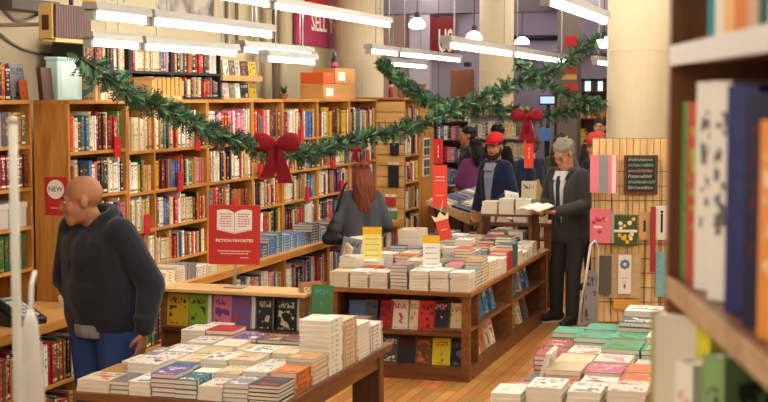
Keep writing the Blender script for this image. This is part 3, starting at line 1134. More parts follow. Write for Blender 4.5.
# ------------------------------------------------------------------ fluorescent lights
def fluo(x, y0, y1, z, label, tm=None, top=4.2):
    t = thing('fluorescent_light', label, 'light', (x, (y0 + y1) / 2, z), 0, 'fluorescent lights hung over the shop')
    h = MB()
    sec = [(-.05, .022), (-.04, .07), (.04, .07), (.05, .022)]
    vs = [(x + a, y0, z + b) for a, b in sec] + [(x + a, y1, z + b) for a, b in sec]
    h.add(vs, [(0, 1, 2, 3), (7, 6, 5, 4), (0, 4, 5, 1), (1, 5, 6, 2), (2, 6, 7, 3), (3, 7, 4, 0)])
    for yy in (y0, y1 - .03):
        h.box(x - .028, x + .028, yy, yy + .03, z - .028, z + .03)
    part('housing', h, LAMPH, t)
    part('tube', MB().tube([(x, y0 + .03, z), (x, y1 - .03, z)], .019, 10), tm or TUBE, t, smooth=True)
    for yy in (y0 + .25, y1 - .25):
        part('hanger', MB().tube([(x, yy, z + .085), (x, yy, top)], .006, 6), CHROME, t)


fluo(-3.7, 6.66, 7.3, 2.565, 'short fluorescent light at top left above the brown slatted box')
fluo(-3.7, 7.34, 9.21, 2.565, 'long fluorescent light above the bald man, left of the pipes')
fluo(-4.32, 7.74, 8.4, 2.465, 'fluorescent light right beside the brown slatted box')
fluo(-4.32, 8.45, 10.03, 2.465, 'fluorescent light in front of the black shelves, above the wooden bookcase')
fluo(-4.32, 10.13, 11.7, 2.5, 'fluorescent light before the upright pipes, left of the cardboard boxes')
fluo(-4.05, 9.95, 11.05, 2.42, 'lower fluorescent light before the upright pipes')
fluo(-3.9, 7.2, 9.66, 2.81, 'fluorescent light cut by the frame top, left of the magenta sign')
fluo(-3.9, 9.72, 12.7, 2.805, 'long fluorescent light crossing in front of the magenta sign')
fluo(-4.2, 13.0, 13.95, 2.575, 'fluorescent light just right of the left pillar, first segment')
fluo(-4.2, 14.0, 16.6, 2.575, 'fluorescent light hanging over the slatted end of the bookcase')
fluo(-4.9, 15.9, 17.6, 2.52, 'small far fluorescent light behind the garland, right of the left pillar')
fluo(-2.6, 9.88, 12.1, 2.505, 'fluorescent light in front of the red US panel')
fluo(-2.6, 12.15, 14.9, 2.505, 'fluorescent light crossing the middle pillar')
fluo(-1.5, 7.9, 10.2, 2.675, 'fluorescent light at frame top, left of the right pillar')
fluo(-2.3, 15.0, 17.4, 2.5, 'far fluorescent light ending at the right pillar')
# unseen fill lamps, added to brighten the shop
k = 0
for x, y, z in ((-3.0, 2.6, 3.0), (-1.2, 2.6, 3.0), (.8, 2.6, 3.0), (-2.4, 5.4, 3.2), (1.0, 6.2, 3.0), (1.6, 10.0, 3.0), (-.3, 9.0, 3.3), (-.4, 15.0, 3.4), (-3.6, 19.4, 3.9), (-6.8, 20.5, 3.9), (-2.0, 21.5, 3.9), (-5.0, 25.2, 3.9), (-1.0, -.4, 3.2), (1.0, -.4, 3.2), (-2.6, 8.2, 3.7), (-3.2, 11.2, 3.75), (-1.9, 11.4, 3.75), (-.6, 12.0, 3.7), (-2.8, 13.8, 3.85), (-3.6, 23.0, 3.95), (-1.2, 18.4, 3.9), (-6.4, 22.9, 3.95)):
    k += 1
    fluo(x, y - 1.2, y + 1.2, z, 'added fill lamp out of view, %s of those hung to brighten the shop' % nth(k), FILL_TUBE)
for i, (u, v, Y, lab) in enumerate(((417, 25, 19.5, 'globe pendant lamp left of the red US panel'), (474, 38, 20.5, 'globe pendant lamp just left of the middle pillar'), (522, 44, 25.0, 'small half globe pendant lamp right of the middle pillar'), (604, 44, 20, 'globe pendant lamp peeping out left of the right pillar'))):
    p = at_y(u, v, Y)
    t = thing('pendant_lamp', lab, 'lamp', p, 0, 'pendant lamps of the back hall')
    r = .12 if i != 2 else .13
    if i == 2:
        part('lamp_shade', MB().lathe([(r, 0), (r * .93, .06), (r * .6, .11), (.02, .13)], p, 24), GLOBE, t, smooth=True)
    else:
        part('globe', MB().lathe([(.0, -.055), (r * .6, -.052), (r * .95, -.03), (r, .0), (r * .85, .05), (r * .5, .085), (.03, .1)], p, 24), GLOBE, t, smooth=True)
    part('fitting', MB().lathe([(.035, .09), (.04, .17), (.015, .19)], p, 12), STEEL, t)
    part('cord', MB().tube([(p.x, p.y, p.z + .15), (p.x, p.y, 4.2)], .008, 6), STEEL, t)

# ------------------------------------------------------------------ wall furniture, left
def bookcase(name, label, cat, x0, x1, y0, y1, z0, shelves, top, group, mw=OAK, th=.022, mids=(), posts=True, back=True, shelf_m=None):
    """open bookcase facing +X"""
    t = thing(name, label, cat, ((x0 + x1) / 2, (y0 + y1) / 2, z0), 0, group)
    for y in (y0, y1 - th):
        part('side_panel', MB().box(x0, x1, y, y + th, z0, top), mw, t)
    part('top', MB().box(x0, x1 + .01, y0, y1, top, top + .025), shelf_m or OAKH, t)
    for z in shelves:
        part('shelf', MB().box(x0 + .01, x1, y0 + th, y1 - th, z - .022, z), shelf_m or OAKH, t)
    for y in mids:
        part('divider', MB().box(x0 + .012, x1 - .002, y - th / 2, y + th / 2, z0 + .02, top), mw, t)
    if back:
        part('back_panel', MB().box(x0, x0 + .01, y0 + th, y1 - th, z0, top), mw, t)
    return t


POSTS = [7.98, 8.79, 10.13, 11.05, 11.75, 12.67, 13.63, 14.55]
BAYN = ['first', 'second', 'third', 'fourth', 'fifth', 'sixth', 'seventh']
SH = [1.75, 1.455, 1.18, .92]
SHN = ['top shelf', 'second shelf', 'third shelf', 'fourth shelf']
for i in range(7):
    y0, y1 = POSTS[i], POSTS[i + 1] - .004
    sh = SH if i else [1.775, 1.48, 1.2, .92]
    bookcase('bookcase', 'honey oak bookcase unit full of books, %s from the left along the wall' % BAYN[i], 'bookcase', -4.85, -4.6, y0, y1, .0, sh, 2.085, 'oak bookcases along the left wall', mids=(9.21,) if i == 1 else ())
    edges = [y0 + .022] + ([9.21 - .011, 9.21 + .011] if i == 1 else []) + [y1 - .022]
    for s in range(4):
        clear = ([2.085] + sh)[s] - sh[s] - .022
        for b in range(0, len(edges), 2):
            half = '' if len(edges) == 2 else (' left half,' if b == 0 else ' right half,')
            wh = '%s,%s %s wall bookcase' % (SHN[s], half, BAYN[i])
            fill_row('wall%d_%d_%d' % (i, s, b), (-4.6, edges[b], sh[s]), E_, edges[b + 1] - edges[b], clear, wh, group='books on the left wall bookcases', hr=(.68, .95) if s else (.7, .9),
                     pal={'pink': 8, 'red': 4, 'white': 4, 'purple': 3, 'cream': 3} if (i == 2 and s == 0) else P_WALL)

# recessed bookcase at the far left
t = bookcase('bookcase', 'recessed oak bookcase at the left frame edge with leather sets and a telephone', 'bookcase', -5.1, -4.85, 5.9, 7.955, 0, [1.82, 1.55, 1.3, 1.03], 2.085, 'oak bookcases along the left wall')
for s, (pal, hh, nm) in enumerate((({'tan': 2, 'grey': 3, 'cream': 2, 'green': 1}, (.8, .9), 'top shelf'), ({'maroon': 3, 'brown': 3, 'red': 1}, (.8, .92), 'second shelf'), (None, None, None), ({'green': 3, 'black': 1}, (.82, .92), 'fourth shelf'))):
    z = [1.82, 1.55, 1.3, 1.03][s]
    if pal:
        fill_row('rec%d' % s, (-4.85, 5.93, z), E_, 2.0, .25, nm + ', recessed left bookcase', pal=pal, hr=hh, tr=(.03, .05), group='sets in the recessed bookcase', runs=.7)
# white file boxes on the third shelf
for k in range(5):
    y0 = 6.85 + k * .215
    t = thing('file_box', 'white file box on the recessed left bookcase, %s from the left' % nth(k + 1), 'box', (-4.97, y0 + .1, 1.3), 0, 'white file boxes on the recessed bookcase')
    part('box_body', MB().box(-5.07, -4.87, y0, y0 + .2, 1.3, 1.42), WHT, t, bevel=.004)
    part('lid', MB().box(-5.075, -4.865, y0 - .004, y0 + .204, 1.42, 1.46), WHT, t, bevel=.004)
# red sign on the end panel
p0, p1 = at_y(43, 177, 7.955), at_y(65.5, 216, 7.955)
M = facing(S_, ((p0.x + p1.x) / 2, 7.974, (p0.z + p1.z) / 2))
sw, shh = p1.x - p0.x, p0.z - p1.z
o = board_sign('shelf_sign', 'red sign with white disc on the oak end panel by the bald man', M, sw, shh, .006, RED, [('\u2013\u2013\u2013\u2013\u2013', .03, 0, -.075, LETTER)])
d = MB().lathe([(.062, 0), (.062, .0015)], (0, 0, 0), 32, Matrix.Translation((.0, .045, .0005)))
dd = bpy.data.objects.new('disc', d.mesh('disc', LETTER))
link(dd, o)
lo = bpy.data.objects.new('lettering', text_mb('NEW', .045, Matrix.Translation((0, .045, .0025)), .0006, bold=True).mesh('lettering', mat('grey_ink', '#77777a', .6)))
link(lo, dd)

# counter ledge and the low cases under it
t = thing('counter_ledge', 'long honey oak ledge running along the foot of the bookcases', 'ledge', (-4.58, 10.2, .77))
part('ledge_top', MB().box(-4.85, -4.3, 5.2, 7.97, .772, .805).box(-4.6, -4.3, 7.97, 14.5, .772, .805), wood('honey_oak_ledge', '#c08a48', '#dcab66', (1, 9, 1)), t, bevel=.004)
part('front_lip', MB().box(-4.3, -4.285, 5.2, 14.5, .755, .807), OAKH, t)
low = [5.2, 6.4, 7.6, 8.8, 10.0, 11.1, 12.2, 13.3, 14.45]
for i in range(8):
    y0, y1 = low[i], low[i + 1] - .004
    bookcase('low_bookcase', 'low bookcase unit under the ledge, %s from the left' % nth(i + 1), 'bookcase', -4.59, -4.33, y0, y1, .0, [.08, .42], .745, 'low bookcases under the ledge', mw=OAK)
    for s, z in enumerate((.42, .08)):
        fill_row('low%d_%d' % (i, s), (-4.33, y0 + .024, z), E_, y1 - y0 - .05, .3, '%s shelf, %s low case under ledge' % (('upper', 'lower')[s], nth(i + 1)), hr=(.72, .92),
                 pal=P_DARK if i < 3 else P_STACK, group='books in the low cases under the ledge')

# red shelf tags clipped to shelf fronts
TAGS = [(0, 0, 8.62), (1, 0, 9.92), (1, 1, 9.6), (2, 2, 10.6), (1, 2, 9.05), (3, 1, 11.2), (4, 2, 12.35), (5, 1, 13.1), (2, 0, 10.3), (4, 0, 12.2), (5, 2, 13.35), (6, 1, 14.2)]
for b, s, y in TAGS:
    z = SH[s] + .012
    t = thing('shelf_tag', 'red shelf marker clipped on the %s of the %s wall bookcase' % (SHN[s], BAYN[b]), 'sign', (-4.585, y, SH[s]), 0, 'red shelf markers')
    part('plate', MB().box(-4.592, -4.586, y - .045, y + .045, z - .045, z + .1), REDC, t)
    part('clip', MB().box(-4.6, -4.592, y - .02, y + .02, z - .034, z - .006), STEEL, t)
    part('lettering', text_mb('\u2013\u2013\u2013', .022, facing(E_, (-4.5855, y, z + .03)), .0004), LETTER, t)

# blue boxed sets lying on the ledge
rr = random.Random(5)
y = 10.3
k = 0
while y < 12.6:
    w = rr.choice((.14, .16, .2))
    n = rr.randint(4, 7)
    c = rr.choice(('blue', 'navy', 'grey', 'blue', 'teal', 'yellow'))
    k += 1
    stack('ledge%d' % k, -4.47, y + w / 2, .805, n, .19, w, .024, c, '%s pile along ledge under bookcases' % nth(k), rz=pi, acc='white', group='book piles on the ledge')
    y += w + .02
# white booklets and papers on the ledge behind the bald man
y = 7.75
k = 0
while y < 9.7:
    w = rr.choice((.15, .17, .2))
    k += 1
    stack('ledgew%d' % k, -4.46, y + w / 2, .805, rr.randint(3, 6), .2, w, .018, rr.choice(('white', 'white', 'cream', 'grey')), '%s pale pile, ledge by red sign' % nth(k), rz=pi, group='pale book piles on the ledge')
    y += w + .015

# telephone on the ledge
c = at_x(18, 300, -4.55)
t = thing('telephone', 'black push-button desk telephone on the ledge at the left frame edge', 'telephone', (-4.47, 7.13, .805), radians(-20), None)
bd = MB()
bd.add([(-.1, -.11, 0), (.1, -.11, 0), (.1, .11, 0), (-.1, .11, 0), (-.1, -.11, .03), (.1, -.11, .03), (.1, .11, .11), (-.1, .11, .11)], [(3, 2, 1, 0), (4, 5, 6, 7), (0, 1, 5, 4), (1, 2, 6, 5), (2, 3, 7, 6), (3, 0, 4, 7)], Matrix.Rotation(pi / 2, 4, 'Z'))
part('base', bd, mat('phone_black', '#1d1e22', .4), t, local=True, bevel=.006)
t.scale = (1.2, 1.2, 1.25)
TM = Matrix.Rotation(pi / 2, 4, 'Z') @ Matrix.Translation((0, 0, .07)) @ Matrix.Rotation(math.atan2(.08, .22), 4, 'X')
kk = MB()
for i in range(4):
    for j in range(5):
        kk.cbox((-.02 + i * .026, -.08 + j * .033, .004), (.02, .024, .01), TM)
part('keypad', kk, mat('phone_keys', '#b9bcc0', .4), t, local=True)
part('handset', MB().cap((-.075, -.085, .02), .018, (-.075, .085, .02), .018, TM).cap((-.075, -.085, .02), .024, (-.075, -.08, .012), .024, TM).cap((-.075, .085, .02), .024, (-.075, .08, .012), .024, TM), mat('phone_black', '#1d1e22', .4), t, local=True, smooth=True)
part('display', MB().cbox((.02, .095, .004), (.1, .02, .008), TM), mat('phone_screen', '#7f9a90', .3), t, local=True)

# things on top of the bookcases
P_TOP = {'red': 4, 'black': 2, 'maroon': 2}
fill_row('toprec', (-4.87, 7.42, 2.11), E_, .37, .26, 'top of the recessed left bookcase', pal=P_TOP, hr=(.8, .95), tr=(.03, .055), group='volumes on top of the bookcases', runs=.1)
face_out('top_grey', (-4.9, 7.9, 2.11), E_, .17, .235, .03, 'grey', 'grey book facing out on the bookcase, behind an orange card', tilt=.1, acc='black')
face_out('top_orange', (-4.865, 7.91, 2.11), E_, .09, .13, .008, 'orange', 'small orange arched card standing before a grey book', tilt=.12, acc='red')
face_out('top_brown', (-4.77, 8.04, 2.11), E_, .13, .21, .03, 'brown', 'brown book standing on top beside the aqua box', tilt=.1, acc='brown')
t = thing('storage_box', 'pale aqua storage box standing on top of the wooden bookcase', 'box', (-4.72, 8.15, 2.11))
AQ = mat('aqua_plastic', '#b5d6d3', .35, (8, .06))
part('box_body', MB().box(-4.84, -4.75, 8.12, 8.44, 2.11, 2.37), AQ, t, bevel=.008)
part('lid', MB().box(-4.845, -4.745, 8.115, 8.445, 2.37, 2.392), AQ, t, bevel=.005)
part('label_card', MB().box(-4.752, -4.748, 8.16, 8.38, 2.13, 2.35), mat('aqua_label', '#c9e2df', .5, (20, .08)), t)
fill_row('top1', (-4.66, 8.46, 2.11), E_, .2, .26, 'top of the first wall bookcase', pal={'tan': 3, 'cream': 2, 'black': 1}, hr=(.75, .9), tr=(.025, .04), group='volumes on top of the bookcases')
face_out('top_flower', (-4.66, 8.75, 2.11), E_, .22, .16, .02, 'cream', 'cream card with red blossoms under the garland', tilt=.15, acc='#a8283a')
t = thing('file_tray', 'tan slatted magazine box full of folders on the bookcase top', 'box', (-4.7, 9.45, 2.11))
part('tray', MB().box(-4.82, -4.6, 9.18, 9.7, 2.11, 2.14).box(-4.82, -4.6, 9.18, 9.2, 2.11, 2.25).box(-4.82, -4.6, 9.68, 9.7, 2.11, 2.25), OAKX, t)
fm = MB()
for i in range(20):
    fm.box(-4.8, -4.6 - (i % 3) * .004, 9.205 + i * .0237, 9.205 + i * .0237 + .02, 2.14, 2.262 + (i % 4) * .004)
part('folders', fm, mat('manila', '#c99a52', .7, (40, .15)), t)
# cartons
def carton(label, y0, y1, z0, z1, mm, x1=-4.62, lab=True):
    t = thing('cardboard_box', label, 'box', (-4.74, (y0 + y1) / 2, z0), 0, 'boxes on top of the bookcases')
    part('carton', MB().box(-4.86, x1, y0, y1, z0, z1), mm, t, bevel=.004)
    part('tape', MB().box(-4.865, x1 + .001, (y0 + y1) / 2 - .02, (y0 + y1) / 2 + .02, z1 - .03, z1 + .0015), mat('packing_tape', '#a87a3c', .4), t)
    if lab:
        part('shipping_label', MB().box(x1, x1 + .001, y0 + .08, y0 + .3, z0 + .03, z1 - .04), PAPER, t)
carton('large cardboard box with white label on the bookcase, beneath two boxes', 12.88, 13.86, 2.11, 2.26, CARD)
carton('orange box on the large cardboard box, left of the tan one', 12.89, 13.2, 2.263, 2.37, ORANGE, lab=False)
carton('tan cardboard box on the right of the large cardboard box', 13.24, 13.86, 2.263, 2.42, CARD)
t = at_x(318, 65, -4.7)
b2 = thing('spray_bottle', 'dark bottle standing on the boxes before the pillar', 'bottle', (-4.72, 13.5, 2.42))
part('bottle_body', MB().lathe([(.03, 0), (.035, .01), (.035, .09), (.018, .12), (.016, .13)], (-4.72, 13.5, 2.42), 16), STEEL, b2, smooth=True)
part('bottle_cap', MB().lathe([(.02, .13), (.02, .165), (.005, .17)], (-4.72, 13.5, 2.42), 12), mat('bottle_cap', '#5a5a60', .4), b2)
part('bottle_label', MB().lathe([(.0358, .02), (.0358, .06)], (-4.72, 13.5, 2.42), 16), mat('pink_label', '#d0507a', .5), b2)
# small plant on top
c = at_x(284, 93, -4.7)
t = thing('potted_plant', 'tiny green plant on the bookcase top left of the boxes', 'plant', (-4.7, c.y, 2.11))
part('pot', MB().lathe([(.03, 0), (.04, .05), (.036, .05), (.03, .045)], (-4.7, c.y, 2.11), 16), mat('clay_pot', '#8a5236', .7), t)
lf = MB()
rr = random.Random(3)
for i in range(40):
    a = rr.uniform(0, 2 * pi)
    q = Vector((-4.7, c.y, 2.155))
    e = q + Vector((cos(a) * rr.uniform(.02, .06), sin(a) * rr.uniform(.02, .06), rr.uniform(.02, .09)))
    w = Vector((-sin(a), cos(a), 0)) * .008
    mdl = (q + e) / 2
    lf.add([q, mdl + w, e, mdl - w], [(0, 1, 2, 3)])
part('leaves', lf, mat('plant_leaf', '#2f5a30', .6, (40, .3)), t)

# black shelves behind, standing on the floor against the wall
for i, (y0, y1) in enumerate(((9.25, 10.0), (10.0, 10.75), (10.75, 11.75))):
    bookcase('black_bookcase', 'tall black bookcase behind the oak ones, %s from the left' % nth(i + 1), 'bookcase', -5.45, -5.2, y0, y1 - .004, 0, [2.34, 2.13, 1.9], 2.58, 'black bookcases behind the oak ones', mw=BLK, shelf_m=BLK)
    for s, z in enumerate((2.34, 2.13)):
        fill_row('blk%d_%d' % (i, s), (-5.2, y0 + .024, z), E_, y1 - y0 - .05, (.23, .19)[s], '%s row, %s black bookcase' % (('upper', 'lower')[s], nth(i + 1)), hr=(.72, .92), tr=(.02, .045), group='books in the black bookcases')
t = thing('display_rack', 'pale wooden rack with yellow and black packs right of the black bookcases', 'rack', (-5.3, 12.25, 0))
part('back_board', MB().box(-5.42, -5.38, 11.8, 12.75, 0, 2.6), mat('pale_board', '#c9b48e', .6, (6, .08)), t)
for z in (2.12, 2.33):
    part('shelf', MB().box(-5.38, -5.2, 11.8, 12.75, z - .05, z), OAKX, t)
for z in (2.12, 2.33):
    for j, (c, w) in enumerate((('white', .14), ('grey', .14), ('white', .12), ('black', .2), ('yellow', .2))):
        yy = 11.9 + sum((.14, .14, .12, .2, .2)[:j]) + w / 2
        face_out('rack%d_%d' % (z * 100, j), (-5.24, yy, z), E_, w - .01, .14, .02, c, '%s pack on the %s shelf of the pale wall rack, %s from left' % (c, 'upper' if z > 2.2 else 'lower', nth(j + 1)), tilt=.1, group='packs on the pale wall rack')

# wall-mounted slatted box
t = thing('wall_speaker', 'brown slatted wooden wall box with tan side at the upper left', 'speaker', (-4.95, 8.55, 2.5))
part('cabinet', MB().box(-5.03, -4.925, 8.36, 8.86, 2.51, 2.76), mat('tan_cabinet', '#c8a565', .6, (8, .08)), t, bevel=.006)
sl = MB()
for i in range(14):
    yy = 8.375 + i * .0342
    sl.box(-4.925, -4.905, yy, yy + .03, 2.53, 2.755)
part('slat_front', sl, wood('brown_slats', '#46221a', '#5a2f22', (1, 1, 9)), t)
part('side_grille', MB().box(-5.0, -4.95, 8.352, 8.36, 2.58, 2.68), mat('grille_brown', '#4a2c1c', .7), t)
part('bottom_trim', MB().box(-5.0, -4.9, 8.36, 8.86, 2.5, 2.525), OAKX, t)
part('wall_arm', MB().tube([(-5.6, 8.75, 2.64), (-5.03, 8.75, 2.64)], .015, 8), BEIGE, t)
t = thing('conduit_box', 'dark metal conduit box at the top left corner on the wall', 'box', (-5.5, 8.1, 2.85))
a = at_x(35, 4, -5.45)
part('cover', MB().box(-5.6, -5.42, a.y - .35, a.y + .3, a.z - .05, a.z + .03), mat('conduit_dark', '#4a4038', .5), t)
part('pipe_stub', MB().tube([(-5.5, a.y + .3, a.z), (-5.5, a.y + .6, a.z - .02), (-5.5, a.y + .62, a.z + .4)], .02, 8), STEEL, t)
# loose cables on the wall
for i, pts in enumerate((((0, 5), (8, 14), (14, 20), (22, 21), (32, 18), (40, 14)), ((0, 34), (10, 42), (22, 49), (36, 53), (52, 54)))):
    solo('wall_cable', MB().tube([at_x(u, v, -5.585) for u, v in pts], .011, 8), mat('cable_grey', '#7c7468', .6), '%s grey cable looping on the cream wall at upper left' % ('upper', 'lower')[i], 'cable', smooth=True)
a = at_x(89, 1, -5.0)
t = thing('pendant_lamp', 'amber glass pendant lamp at the frame top beside the slatted box', 'lamp', a)
part('globe', MB().ell(a + Vector((0, 0, .02)), (.055, .055, .05)), mat('amber_glass', '#d9a83a', .2, emit='#e0a030', es=.6), t, smooth=True)
part('cord', MB().tube([a + Vector((0, 0, .06)), (a.x, a.y, 4.2)], .006, 6), STEEL, t)
# ------------------------------------------------------------------ slatted end of the bookcase run
t = thing('end_display_case', 'oak display case with slatted end at the far end of the bookcase wall', 'bookcase', (-4.55, 15.2, 0))
sl = MB()
for i in range(17):
    z = .1 + i * .117
    sl.box(-4.85, -4.3, 14.57, 14.59, z, z + .108)
part('slat_panel', sl, OAKX, t)
part('backing', MB().box(-4.85, -4.3, 14.59, 14.61, 0, 2.1), DKW, t)
for y in (14.61, 15.2, 15.78):
    part('divider', MB().box(-4.85, -4.3, y, y + .022, 0, 2.1), OAK, t)
part('top', MB().box(-4.85, -4.29, 14.56, 15.81, 2.1, 2.125), OAKH, t)
part('side_board', MB().box(-4.322, -4.3, 15.222, 15.78, 0, 2.1), OAK, t)
for z in (1.8, 1.5, 1.2, .9, .6):
    part('shelf', MB().box(-4.84, -4.3, 14.632, 15.2, z - .022, z), OAKH, t)
for s, z in enumerate((1.8, 1.5, 1.2, .9, .6)):
    fill_row('end%d' % s, (-4.3, 14.635, z), E_, .56, .27, '%s shelf of the slatted end case' % nth(s + 1), hr=(.65, .92), group='books in the slatted end case',
             pal={'yellow': 3, 'white': 2, 'black': 2, 'tan': 2} if s == 3 else P_WALL)
# framed prints on the side board
for i, z in enumerate((1.56, 1.33)):
    o = thing('framed_print', '%s framed print of small portraits on the end case side' % ('upper', 'lower')[i], 'picture', (-4.298, 15.45, z - .1), 0, 'framed prints on the end case')
    part('frame', MB().box(-4.298, -4.285, 15.31, 15.59, z - .105, z + .105), mat('pale_frame', '#d7d0bf', .5), o)
    g = MB()
    for a in range(2):
        for b in range(2):
            g.box(-4.285, -4.283, 15.335 + a * .125, 15.335 + a * .125 + .105, z - .09 + b * .095, z - .09 + b * .095 + .08)
    part('portraits', g, mat('portrait_ink', '#4a463f', .6, (60, .8)), o)
# things hanging on the slats
def hung_pack(label, u, v, w, h, mm, kind='pack', name='hanging_pack', Y=14.56, d=.03, group='packs hung on the slatted end'):
    p = at_y(u, v, Y)
    t = thing(name, label, kind, (p.x, Y, p.z - h / 2), 0, group)
    part('pouch', MB().box(p.x - w / 2, p.x + w / 2, Y - d, Y - .004, p.z - h / 2, p.z + h / 2), mm, t, bevel=min(.01, d * .3))
    part('header_card', MB().box(p.x - w / 2, p.x + w / 2, Y - d * .6, Y - d * .45, p.z + h / 2, p.z + h / 2 + .03), PAPER, t)
    part('hook', MB().tube([(p.x, Y + .012, p.z + h / 2 + .02), (p.x, Y - d - .03, p.z + h / 2 + .02), (p.x, Y - d - .035, p.z + h / 2 + .03)], .004, 6), CHROME, t)
    return t
DKP = mat('black_pack', '#22201f', .6, (30, .3))
hung_pack('black pouch hung high on the slatted end panel', 395, 149, .1, .14, DKP)
hung_pack('long black pouch hung mid way on the slatted end panel', 394, 176, .12, .24, DKP)
hung_pack('red patterned card pack hung on the slatted end panel', 391, 201, .12, .09, mat('red_pattern', '#b23a34', .6, (60, .8)))
hung_pack('green patterned card pack low on the slatted end panel', 392, 218, .13, .16, mat('green_pattern', '#5f8a62', .6, (50, .8)))
# nutcracker and brown case on top
p = at_y(391, 97, 14.8)
t = thing('nutcracker_figure', 'small red wooden soldier figurine standing on the end case', 'figurine', (p.x, 14.8, 2.125))
x, y = p.x, 14.8
part('figure_body', MB().cap((x, y, 2.17), .028, (x, y, 2.215), .026).cap((x - .012, y, 2.13), .012, (x - .012, y, 2.17), .014).cap((x + .012, y, 2.13), .012, (x + .012, y, 2.17), .014), mat('toy_red', '#a3201f', .4), t, smooth=True)
part('figure_head', MB().ell((x, y, 2.255), .022), mat('toy_face', '#dcae84', .5), t, smooth=True)
part('figure_hat', MB().lathe([(.02, 2.265), (.024, 2.31), (.0, 2.312)], (x, y, 0), 14), DKP, t)
p0, p1 = at_y(398, 81, 14.9), at_y(421, 100, 14.9)
t = thing('basket', 'brown patterned basket on the end case beneath the garland', 'basket', ((p0.x + p1.x) / 2, 14.95, 2.125))
part('basket_body', MB().box(p0.x, p1.x, 14.86, 15.1, 2.125, 2.26), mat('wicker', '#8a5c44', .8, (70, .5), bump=.6), t, bevel=.02)
part('basket_rim', MB().box(p0.x - .008, p1.x + .008, 14.85, 15.11, 2.25, 2.275), mat('wicker_rim', '#6e4632', .8), t, bevel=.008)

# ------------------------------------------------------------------ the island in the middle
IX0, IX1, IY0, IY1, IZ = -3.56, -2.46, 10.06, 13.2, .68
t = thing('island_bookcase', 'brown oak island bookcase stacked with paperbacks in the middle of the shop', 'bookcase', (-3.0, 11.6, 0))
part('top', MB().box(IX0 - .02, IX1 + .02, IY0 - .02, IY1 + .02, IZ - .035, IZ), wood('brown_oak_top', '#80501f', '#a56f35', (9, 1, 1)), t, bevel=.005)
part('plinth', MB().box(IX0, IX1, IY0, IY1, 0, .1), DKW, t)
for x0, x1 in ((IX0, IX0 + .06), (IX1 - .06, IX1)):
    for y0 in (IY0, IY1 - .06):
        part('post', MB().box(x0, x1, y0, y0 + .06, .1, IZ - .035), DKWY, t)
part('left_side', MB().box(IX0 + .005, IX0 + .03, IY0 + .06, IY1 - .06, .1, IZ - .035), DKWY, t)
part('back_side', MB().box(IX0 + .06, IX1 - .06, IY1 - .03, IY1 - .005, .1, IZ - .035), DKW, t)
part('core_panel', MB().box(IX0 + .04, IX1 - .3, IY0 + .3, IY0 + .32, .1, IZ - .035), DKW, t)
part('core_panel', MB().box(IX1 - .32, IX1 - .3, IY0 + .3, IY1 - .04, .1, IZ - .035), DKWY, t)
part('front_shelf', MB().box(IX0 + .06, IX1 - .06, IY0 + .01, IY0 + .3, .335, .36), DKW, t)
part('side_shelf', MB().box(IX1 - .3, IX1 - .012, IY0 + .06, IY1 - .06, .365, .388), DKWY, t)
for y in (10.385, 11.62):
    part('side_divider', MB().box(IX1 - .3, IX1 - .004, y - .02, y + .02, .1, IZ - .035), DKWY, t)

ic = [('tall', None)]
rr = random.Random(77)
def islbl(i, u):
    return 'facing out on the island front, ' + u
top_row = [('blue', 'grey', .13, .17, 'pale blue paperback at the left end of its upper shelf'), ('grey', 'black', .13, .18, 'grey photo-cover paperback, second on its upper shelf'), ('red', 'black', .13, .18, 'red and black paperback, third on its upper shelf'), ('white', 'red', .14, .19, 'white paperback with red emblem, fourth on its upper shelf'),
           ('cream', 'tan', .07, .19, 'narrow cream book, fifth on its upper shelf'), ('red', 'black', .13, .19, 'bright red book with black letters on its upper shelf'), ('black', 'pink', .14, .2, 'black book with a pink sunburst on its upper shelf'), ('cream', 'tan', .13, .18, 'cream book at the right end of its upper shelf')]
ITX = (-3.38, -3.26, -3.155, -3.035, -2.925, -2.82, -2.7, -2.592)
x = -3.42
gaps = [.135, .135, .14, .16, .1, .145, .15, .14]
for i, (c, ac, w, h, lab) in enumerate(top_row):
    face_out('it%d' % i, (ITX[i], IY0 + .1, .361), S_, w, h + .035, .03, c, lab.replace('its', 'the island front') if False else lab.replace('its upper shelf', 'the upper island front shelf'), tilt=.2, acc=ac, roll=rr.uniform(-.03, .03), group='books facing out on the island front')
    x += gaps[i] - .02
bot_row = [('grey', 'cream', .14, .19, 'dark book with a large pale disc, leftmost'), ('black', 'maroon', .14, .19, 'black book with faint pink marks, second'), ('brown', 'orange', .14, .19, 'brown and orange patterned book, third'), ('#d8cf2a', 'orange', .15, .19, 'yellow book with an orange disc, fourth'), ('black', 'grey', .13, .18, 'dark grey book, rightmost')]
x = -3.185
for i, (c, ac, w, h, lab) in enumerate(bot_row):
    face_out('ib%d' % i, (x + w / 2, IY0 + .1, .101), S_, w - .008, h + .015, .03, c, lab + ' on the lower island front shelf', tilt=.22, acc=ac, roll=rr.uniform(-.03, .03), group='books facing out on the island front')
    x += w - .005
side_top = [('teal', 'blue', 10.49), ('teal', 'white', 10.64), ('blue', 'teal', 10.79), ('teal', 'white', 10.96), ('blue', 'white', 11.2), ('teal', 'black', 11.8), ('teal', 'white', 12.0), ('grey', 'white', 12.3), ('blue', 'white', 12.6)]
for i, (c, ac, y) in enumerate(side_top):
    face_out('is%d' % i, (IX1 - .07, y, .389), E_, .14, .2, .04, c, '%s paperback facing out on the upper island side shelf, %s from the near corner' % (c, nth(i + 1)), tilt=.2, acc=ac, group='books facing out on the island side')
side_bot = [('white', 'grey', 10.5), ('white', 'blue', 10.67), ('tan', 'red', 10.84), ('cream', 'brown', 11.02), ('white', 'red', 11.2), ('brown', 'tan', 11.78), ('tan', 'red', 11.98), ('cream', 'green', 12.3), ('grey', 'red', 12.6)]
